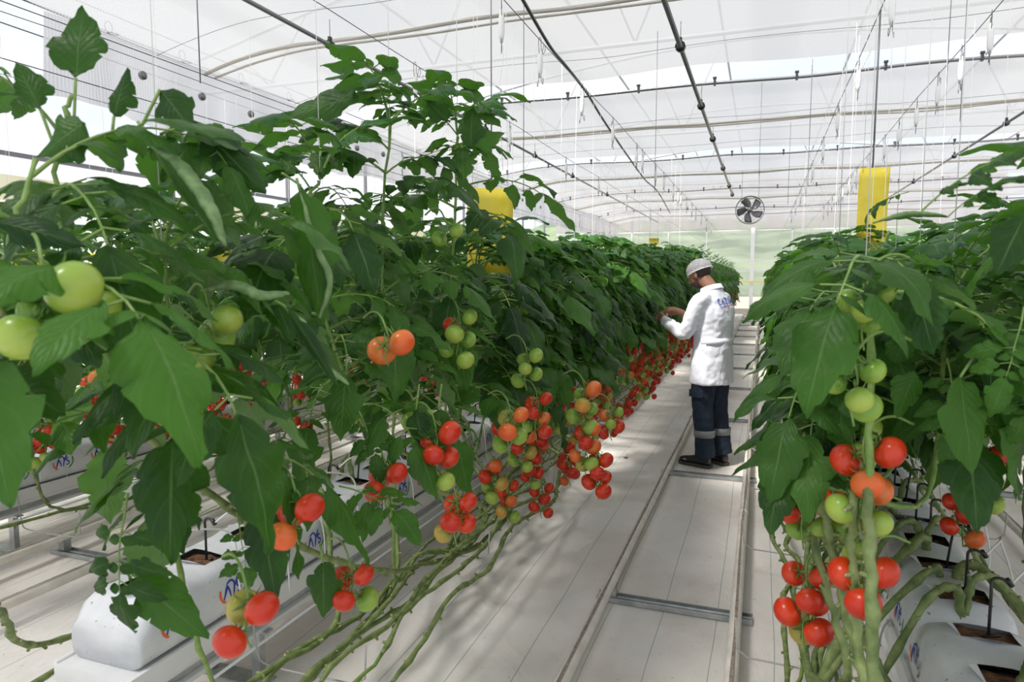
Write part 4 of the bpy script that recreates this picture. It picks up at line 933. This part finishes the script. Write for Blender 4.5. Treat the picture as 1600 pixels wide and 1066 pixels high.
trap(P(40, 395, 5.4), .30, .30, YAW, 'yellow sticky trap glimpsed far behind the large green fruits')
trap(P(165, 395, 6.4), .30, .25, YAW, 'yellow sticky trap glimpsed behind the nearest thick stem')
trap(P(1022, 372, 9.5), .14, .10, YAW, 'small yellow sticky trap above the far hedge beyond the worker')
# fan
t = thing('circulation_fan', 'round grey metal circulation fan hanging above the end of the aisle', 'fan', (-.33, 18.3, 3.27), None, .02)
R = .335
m = MB(); prof2 = [(R, -.06), (R + .012, -.065), (R + .012, .065), (R, .06)]
m.add([(a * math.cos(b), c_, a * math.sin(b)) for a, c_ in prof2 for b in np.linspace(0, 2 * PI, 48, endpoint=False)], [(i * 48 + j, i * 48 + (j + 1) % 48, ((i + 1) % 4) * 48 + (j + 1) % 48, ((i + 1) % 4) * 48 + j) for i in range(4) for j in range(48)])
m.obj('housing', 'dark_metal', t)
g_ = MB()
for rr in (.12, .19, .26, .32): g_.tube([(rr * math.cos(b), -.07, rr * math.sin(b)) for b in np.linspace(0, 2 * PI, 40, endpoint=False)], .0025, 4, closed=True)
for k in range(20): b = k * PI / 10; g_.tube([(.07 * math.cos(b), -.075, .07 * math.sin(b)), (R * math.cos(b), -.066, R * math.sin(b))], .0022, 4)
g_.obj('wire_guard', 'mid_metal', t)
hb = MB().tube([(0, -.08, 0), (0, .08, 0)], .07, 20).obj('hub', 'mid_metal', t)
for k in range(5):
    a = k * 2 * PI / 5 + .5; vs = []
    for i in range(7):
        q = i / 6; r_ = .06 + q * .25; w_ = (.05 + .10 * math.sin(min(1, q * 1.1) * PI * .62)); sk = .35 * q
        for j in range(5):
            s_ = (j / 4 - .5) * w_ * 2 / max(r_, .12) * .62; aa = a + sk + s_; vs.append((r_ * math.cos(aa), (j / 4 - .5) * (.09 - .05 * q), r_ * math.sin(aa)))
    b_ = MB().add(vs, [(i * 5 + j, i * 5 + j + 1, (i + 1) * 5 + j + 1, (i + 1) * 5 + j) for i in range(6) for j in range(4)]).obj('blade', 'mid_metal', t)
    md = b_.modifiers.new('s', 'SOLIDIFY'); md.thickness = .003
for s in (-1, 1): MB().tube([(s * .2, 0, .27), (s * .2, 0, 1.0)], .004, 5).obj('hanger', 'dark_metal', t)
# a dried fruit stalk on the ground
m = MB()
for k in range(6):
    a = k * 1.05; m.tube([(0, 0, .006), (.012 * math.cos(a), .012 * math.sin(a), .008), (.026 * math.cos(a), .026 * math.sin(a), .016 + .006 * (k % 2))], [.003, .0024, .0008], 5)
m.tube([(0, 0, .006), (.002, .004, .03)], .0025, 5)
o = m.obj('fallen_calyx', 'black_plastic', None, True, PZ(978, 717, 0.002)); tag(o, 'dark dried fruit calyx lying on the bare floor of the aisle', 'debris')

# ------------------------------------------------------------------ the worker
O_ = Vector((-.375, 5.88, 0)); AZ = math.radians(27)
Fd = Vector((-math.cos(AZ), math.sin(AZ), 0)); Ld = Vector((-math.sin(AZ), -math.cos(AZ), 0))
person = thing('person', 'man in white lab coat and hairnet reaching into the plants with both hands', 'person', O_)
person.rotation_euler = (0, 0, 0)
def B(f, l, z): return Fd * f + Ld * l + ZV * z
def ring(c, rf, rl, n=24, tilt=0., sq=1.0, ph=0):
    out = []
    for j in range(n):
        a = 2 * PI * j / n; ca, sa = math.cos(a), math.sin(a)
        ca = math.copysign(abs(ca) ** sq, ca); sa = math.copysign(abs(sa) ** sq, sa)
        out.append(B(c[0] + rf * ca, c[1] + rl * sa, c[2] + tilt * rf * ca))
    return out
def finish(o, vox, sm=3, fac=.5):
    a = o.modifiers.new('r', 'REMESH'); a.mode = 'VOXEL'; a.voxel_size = vox; a.use_smooth_shade = True
    if sm: b = o.modifiers.new('s', 'SMOOTH'); b.iterations = sm; b.factor = fac
    return o
NT = (.02, 0, 1.47)                                              # base of the neck
SHL, ELL, WRL = (.0, .185, 1.385), (.10, .235, 1.125), (.375, .125, 1.205)
SHR, ELR, WRR = (.02, -.185, 1.385), (.13, -.215, 1.14), (.375, -.06, 1.285)
HC_ = (.135, .0, 1.615)                                          # centre of the skull
def BT(m, pts, rad, n=16): m.tube([B(*p) for p in spline3(pts)], [q for q in rad_i(rad, pts)], n)
def spline3(pts, seg=5): return [tuple(p) for p in spline([Vector(p) for p in pts], seg)]
def rad_i(rad, pts, seg=5):
    out = []
    for i in range(len(rad) - 1):
        for k in range(seg): out.append(rad[i] + (rad[i + 1] - rad[i]) * k / seg)
    return out + [rad[-1]]
bd = MB()
# trunk, legs
bd.loft([ring((0, 0, .88), .10, .15), ring((0, 0, 1.0), .105, .155), ring((-.01, 0, 1.15), .105, .15), ring((-.01, 0, 1.3), .11, .165), ring((0, 0, 1.40), .085, .15), ring((.01, 0, 1.45), .055, .07)])
for s in (-1, 1):
    BT(bd, [(0, s * .085, .92), (.0, s * .09, .50), (-.01, s * .09, .10)], [.085, .058, .04])
BT(bd, [SHL, (.045, .225, 1.27), ELL, (.235, .185, 1.155), WRL], [.05, .044, .040, .034, .028]); BT(bd, [SHR, (.07, -.21, 1.27), ELR, (.26, -.15, 1.21), WRR], [.05, .044, .040, .035, .029])
BT(bd, [(-.01, 0, 1.42), (.03, 0, 1.50), (.085, 0, 1.56)], [.062, .056, .058])
# head: skull, jaw, nose, ears
Rh = Matrix(((Fd.x, Ld.x, 0), (Fd.y, Ld.y, 0), (0, 0, 1)))
pt = math.radians(24); Rp = Matrix(((math.cos(pt), 0, math.sin(pt)), (0, 1, 0), (-math.sin(pt), 0, math.cos(pt))))
RH = Rh @ Rp                                                    # nods the head forward
hc = B(*HC_)
def H(f, l, z): return hc + RH @ Vector((f, l, z))
bd.ball(H(0, 0, .01), (.098, .077, .088), rot=RH, n=20, rings=14)
bd.ball(H(.030, 0, -.045), (.062, .062, .072), rot=RH, n=16, rings=10)
bd.ball(H(.055, 0, -.088), (.036, .040, .028), rot=RH)
bd.tube([H(.088, 0, -.002), H(.104, 0, -.026), H(.112, 0, -.040), H(.094, 0, -.048)], [.008, .010, .014, .010], 10)
bd.ball(H(.084, 0, .012), (.014, .050, .010), rot=RH); bd.ball(H(.082, 0, -.068), (.014, .024, .008), rot=RH); bd.ball(H(.084, 0, -.080), (.012, .020, .007), rot=RH)
for s in (-1, 1):
    bd.ball(H(-.006, s * .078, -.018), (.018, .008, .031), rot=RH); bd.ball(H(.058, s * .038, -.035), (.020, .018, .016), rot=RH)
def hand(m, W, fwd, palm_n, curl, side):
    """palm, four unequal fingers bent at the knuckles, thumb from the side of the palm"""
    W = B(*W); f = (Fd * fwd[0] + Ld * fwd[1] + ZV * fwd[2]).normalized(); n = (Fd * palm_n[0] + Ld * palm_n[1] + ZV * palm_n[2]); n = (n - f * n.dot(f)).normalized(); s = f.cross(n) * side
    m.tube([W - f * .02, W + f * .02, W + f * .06, W + f * .088], [(.026, .026), (.022, .036), (.018, .042), (.013, .038)], 14)
    nn0 = len(m.v)
    for k, (off, ln, bend) in enumerate(((-.029, .064, curl * .8), (-.010, .074, curl), (.010, .070, curl * 1.1), (.028, .056, curl * 1.25))):
        p = W + f * .080 + s * off; d = (f + s * off * 2).normalized(); pts = [p]; a = 0
        for j, (q, b) in enumerate(((.42, .45), (.32, .8), (.26, .6))):
            a += bend * b; dd = d * math.cos(a) + n * math.sin(a); p = p + dd * ln * q; pts.append(p)
        m.tube(pts, [.0098, .0094, .0085, .0068], 10)
    p = W + f * .022 - s * .030; th = [p, p - s * .022 + f * .020 + n * .012, p - s * .026 + f * .044 + n * .026, p - s * .016 + f * .064 + n * .034]
    m.tube(th, [.013, .0115, .0098, .0076], 10)
hand(bd, (.385, .118, 1.21), (.8, -.25, .45), (.2, -.8, -.5), .9, 1)
hand(bd, (.385, -.055, 1.285), (.95, .15, -.05), (-.05, .4, -.9), .8, -1)
body = finish(bd.obj('body', 'skin', person), .0045, 4, .5)
# eyes, brows, beard, hair
for s in (-1, 1):
    MB().ball(H(.080, s * .030, -.004), .011, n=12, rings=8).obj('eye', mat('eye_white', (.7, .68, .65), .2).name if s < 0 else 'eye_white', person)
    MB().tube([H(.088, s * .014, .018), H(.090, s * .030, .022), H(.080, s * .046, .016)], [.003, .0045, .002], 6).obj('eyebrow', 'hair', person)
hr = MB()
hr.ball(H(-.012, 0, .012), (.094, .083, .092), rot=RH, n=24, rings=16)
hv2 = [v for v in hr.v]; keep = []
for f_ in hr.f:
    c2 = sum((Vector(hr.v[i]) for i in f_), Vector()) / 4; q = RH.transposed() @ (c2 - hc)
    if (q.z > .03 or (q.x < -.012 and q.z > -.055)) and not (q.x > .06 and q.z < .05): keep.append(f_)
hr.f = keep; hr.m = [0] * len(keep); o = hr.obj('hair', 'hair', person); md = o.modifiers.new('s', 'SOLIDIFY'); md.thickness = .006
br = MB(); br.ball(H(.032, 0, -.054), (.0635, .0645, .071), rot=RH, n=24, rings=16); keep = []
for f_ in br.f:
    c2 = sum((Vector(br.v[i]) for i in f_), Vector()) / 4; q = RH.transposed() @ (c2 - hc)
    if q.z < -.066 and q.x > .010 or (q.z < -.03 and .004 < q.x < .028): keep.append(f_)
br.f = keep; br.m = [0] * len(keep); br.obj('beard', 'beard_hair', person)
# hairnet: puffed cap with an elastic band
cn = MB(); vs = []; n1, n2 = 40, 12
for i in range(n2 + 1):
    a = i / n2 * PI * .56
    for j in range(n1):
        b = 2 * PI * j / n1; k = 1 + .03 * math.sin(b * 9 + i) * (i / n2) + .02 * mnoise.noise(Vector((math.cos(b) * 3, math.sin(b) * 3, i * .4)))
        vs.append(H(-.012 + .112 * k * math.sin(a) * math.cos(b), .094 * k * math.sin(a) * math.sin(b), .022 + .092 * k * math.cos(a) - .020 * (i / n2) ** 2 * (math.cos(b) < 0) * 0))
cn.add(vs, [(i * n1 + j, (i + 1) * n1 + j, (i + 1) * n1 + (j + 1) % n1, i * n1 + (j + 1) % n1) for i in range(n2) for j in range(n1)])
hn = cn.obj('hairnet', 'net_white', person)
bn = MB().tube([vs[n2 * n1 + j] for j in range(n1)], [.0055 + .0015 * math.sin(j * 2.6) for j in range(n1)], 7, closed=True).obj('elastic_band', 'net_band', hn)
# shirt collar
MB().loft([ring((.03, 0, 1.435), .075, .085), ring((.035, 0, 1.475), .068, .073), ring((.042, 0, 1.495), .064, .068)], cap=False).obj('shirt', 'shirt_blue', person)
# coat
ct = MB()
def fold(rg, amp, k, ph):
    c = sum(rg, Vector()) / len(rg); return [c + (p - c) * (1 + amp * math.sin(k * 2 * PI * i / len(rg) + ph)) for i, p in enumerate(rg)]
sec = [((-.005, 0, .70), .158, .205, .030), ((-.005, 0, .78), .156, .203, .026), ((-.01, 0, .88), .152, .200, .018), ((-.015, 0, .98), .146, .190, .010), ((-.015, 0, 1.06), .138, .180, .006), ((-.015, 0, 1.14), .140, .182, .006), ((-.02, 0, 1.24), .146, .192, .004),
       ((-.015, 0, 1.33), .140, .198, 0), ((-.005, 0, 1.395), .115, .185, 0), ((.01, 0, 1.44), .090, .135, 0), ((.018, 0, 1.475), .078, .090, 0)]
ct.loft([fold(ring(c_, a, b, 40, sq=.92, tilt=(-.2 if z == 9 else -.38 if z == 10 else 0)), am, 7, z * .3) for z, (c_, a, b, am) in enumerate(sec)])
BT(ct, [(-.02, .14, 1.38), SHL, (.045, .225, 1.27), ELL, (.235, .185, 1.155), WRL], [.070, .072, .066, .060, .052, .042], 20)
BT(ct, [(.0, -.14, 1.38), SHR, (.07, -.21, 1.27), ELR, (.26, -.15, 1.21)], [.070, .072, .066, .058, .048], 20)
for i, (q, rr) in enumerate(((.25, .068), (.45, .066), (.62, .064), (.80, .064))):       # creases round the sleeve
    p = Vector(SHL).lerp(Vector(ELL), q); e = Vector(SHL).lerp(Vector(ELL), q + .02); ct.tube([B(*p), B(*e)], rr + .006, 18)
for q in (.25, .45, .65):
    p = Vector(ELL).lerp(Vector(WRL), q); e = Vector(ELL).lerp(Vector(WRL), q + .03); ct.tube([B(*p), B(*e)], .060 - .016 * q, 18)
ct.tube([B(*WRL), B(*(Vector(WRL) + Vector((.012, -.005, .004))))], .045, 18)
coat = finish(ct.obj('coat', 'coat_cotton', person), .009, 5, .5)
dm = coat.modifiers.new('d', 'DISPLACE'); tx = bpy.data.textures.new('cloth_folds', 'CLOUDS'); tx.noise_scale = .085; dm.texture = tx; dm.strength = .020; dm.mid_level = .5; dm.texture_coords = 'LOCAL'
# collar, belt, back seam, cuff
MB().loft([ring((.012, 0, 1.462), .090, .100, 28, -.35), ring((.022, 0, 1.500), .078, .086, 28, -.35), ring((.021, 0, 1.502), .080, .088, 28, -.35), ring((.008, 0, 1.462), .093, .104, 28, -.35)], cap=False).obj('collar', 'coat_cotton', coat)
bl = [fold(ring((-.015, 0, z_), .1435, .187, 40, sq=.92), .004, 7, 0) for z_ in (1.025, 1.085)]
half = [(i * 40 + j, i * 40 + j + 1, (i + 1) * 40 + j + 1, (i + 1) * 40 + j) for i in range(1) for j in range(10, 29)]
bb = MB().add([p for r_ in bl for p in r_], half).obj('back_belt', 'coat_cotton', coat); md = bb.modifiers.new('s', 'SOLIDIFY'); md.thickness = .003
p0 = Vector(WRR); p1 = Vector((.26, -.15, 1.21)); MB().tube([B(*p1.lerp(p0, .0)), B(*p1.lerp(p0, .38))], [.040, .036], 16).obj('dark_cuff', 'black_plastic', person)
# lettering across the shoulder blades
def on_back(s_, z_):
    """point on the coat's back, S_ metres round from the spine"""
    ks = [c_ for c_ in sec]; i = max(k for k in range(len(ks) - 1) if ks[k][0][2] <= z_); a, b = ks[i], ks[i + 1]; q = (z_ - a[0][2]) / (b[0][2] - a[0][2])
    cf = a[0][0] + (b[0][0] - a[0][0]) * q; rf = a[1] + (b[1] - a[1]) * q; rl = a[2] + (b[2] - a[2]) * q
    th = PI - s_ / rl; ca, sa = math.cos(th), math.sin(th); ca = math.copysign(abs(ca) ** .92, ca); sa = math.copysign(abs(sa) ** .92, sa)
    return B(cf + (rf + .010) * ca, (rl + .010) * sa, z_)
LET = {'C': [[(.9, .85), (.6, 1), (.2, .85), (0, .5), (.2, .15), (.6, 0), (.9, .15)]], 'A': [[(0, 0), (.45, 1), (.9, 0)], [(.2, .38), (.7, .38)]], 'Z': [[(0, 1), (.85, 1), (0, 0), (.85, 0)]], 'G': [[(.9, .85), (.5, 1), (.1, .8), (0, .5), (.15, .12), (.55, 0), (.9, .2), (.9, .48), (.55, .48)]],
       'E': [[(.8, 1), (0, 1), (0, 0), (.8, 0)], [(0, .52), (.65, .52)]], 'B': [[(0, 0), (0, 1), (.6, 1), (.78, .78), (.55, .54), (0, .54)], [(.55, .54), (.88, .3), (.62, 0), (0, 0)]], 'R': [[(0, 0), (0, 1), (.6, 1), (.8, .76), (.58, .5), (0, .5)], [(.45, .5), (.85, 0)]], 'S': [[(.85, .85), (.5, 1), (.1, .85), (.15, .6), (.7, .42), (.85, .18), (.45, 0), (0, .15)]]}
def ribbon(m, f, pl, w, mi=0):
    v = []; pl2 = []
    for i in range(len(pl) - 1):
        for k in range(3): pl2.append(Vector(pl[i]).lerp(Vector(pl[i + 1]), k / 3))
    pl2.append(Vector(pl[-1])); n = len(pl2)
    for i, p in enumerate(pl2):
        d = (pl2[min(i + 1, n - 1)] - pl2[max(i - 1, 0)]).normalized(); q = Vector((-d.y, d.x)) * w
        v += [f(*(p + q)), f(*(p - q))]
    m.add(v, [(2 * i, 2 * i + 1, 2 * i + 3, 2 * i + 2) for i in range(n - 1)], mi)
lt = MB(); x = .115
for ch in 'CAZGEB':
    for pl in LET[ch]: ribbon(lt, lambda s_, z_: on_back(s_, z_), [(x - q[0] * .032 - q[1] * .008, 1.368 + q[1] * .046 - x * .10) for q in pl], .0042)
    x -= .042
ribbon(lt, on_back, [(.115, 1.338), (-.12, 1.362)], .0022); ribbon(lt, on_back, [(.03, 1.356), (.0, 1.348), (.015, 1.338)], .004, 1)
lt.obj('lettering', ['logo_blue', 'logo_orange'], coat, False)
# trousers
tr_ = MB()
tr_.loft([ring((0, 0, .78), .115, .17, 28), ring((0, 0, .86), .12, .175, 28), ring((0, 0, 1.0), .12, .17, 28)])
LG = {1: [(.005, .085, .86), (.012, .092, .66), (.010, .095, .50), (-.015, .098, .28), (-.03, .10, .085)], -1: [(.0, -.085, .86), (-.01, -.09, .66), (-.02, -.09, .50), (-.05, -.09, .28), (-.075, -.095, .095)]}
for s in (1, -1): BT(tr_, LG[s], [.108, .098, .084, .078, .082], 22)
tro = finish(tr_.obj('trousers', 'denim_navy', person), .008, 3, .5)
dm = tro.modifiers.new('d', 'DISPLACE'); tx2 = bpy.data.textures.new('trouser_folds', 'CLOUDS'); tx2.noise_scale = .07; dm.texture = tx2; dm.strength = .018; dm.mid_level = .5; dm.texture_coords = 'LOCAL'
for s in (1, -1):
    c_ = Vector(LG[s][3]); MB().tube([B(c_.x, c_.y, .262), B(c_.x, c_.y, .318)], [.0865, .0868], 24).obj('reflective_band', 'reflective', tro)
pk = MB().loft([[B(f_, .192 + .006 * e, z_) for f_, z_ in ((-.055, .66), (.075, .66), (.075, .60), (-.055, .60))] for e in (0, 1.4)]).obj('pocket_flap', 'denim_navy', tro, False)
# shoes
def shoe(cx, cl, yaw, lift=0.):
    c0 = B(cx, cl, 0); f = (Fd * math.cos(yaw) + Ld * math.sin(yaw)); s = Vector((-f.y, f.x, 0))
    def S(a, b, z): return c0 + f * a + s * b + ZV * (z + lift)
    m = MB(); rg = []
    for a, w, z0, h in ((-.095, .026, .03, .045), (-.085, .036, .025, .075), (-.05, .040, .022, .098), (-.01, .040, .022, .095), (.04, .042, .022, .072), (.09, .048, .022, .056), (.135, .048, .022, .050), (.17, .038, .022, .042), (.188, .018, .024, .030)):
        rg.append([S(a, w * math.copysign(abs(math.cos(b)) ** .7, math.cos(b)), z0 + h * (.5 + .5 * math.sin(b))) for b in np.linspace(0, 2 * PI, 16, endpoint=False)])
    m.loft(rg); BT_ = [S(-.045, 0, .09), S(-.052, 0, .14)]; m.tube(BT_, [.044, .046], 14)
    sh = m.obj('shoe', 'leather_black', person); sm_ = sh.modifiers.new('s', 'SUBSURF'); sm_.levels = sm_.render_levels = 1
    so = MB(); so.loft([[S(a, w * e, z_) for a, w in ((-.10, .030), (-.05, .040), (.04, .042), (.10, .051), (.15, .050), (.185, .032), (.200, .0)) for e in (1,)] + [S(a, -w, z_) for a, w in ((.185, .032), (.15, .050), (.10, .051), (.04, .042), (-.05, .040), (-.10, .030))] for z_ in (.0, .027)])
    so.obj('sole', 'sole', sh, False)
    for k in range(4): MB().tube([S(.01 + k * .018, -.022, .108 - k * .012), S(.012 + k * .018, 0, .114 - k * .012), S(.01 + k * .018, .022, .108 - k * .012)], .0028, 5).obj('lace', 'sole', sh)
    MB().ball(S(.115, .044, .05), (.022, .006, .010), rot=Matrix((f, s, ZV)).transposed()).obj('side_patch', 'reflective', sh)
shoe(.02, .10, .05); shoe(-.035, -.095, -.25)
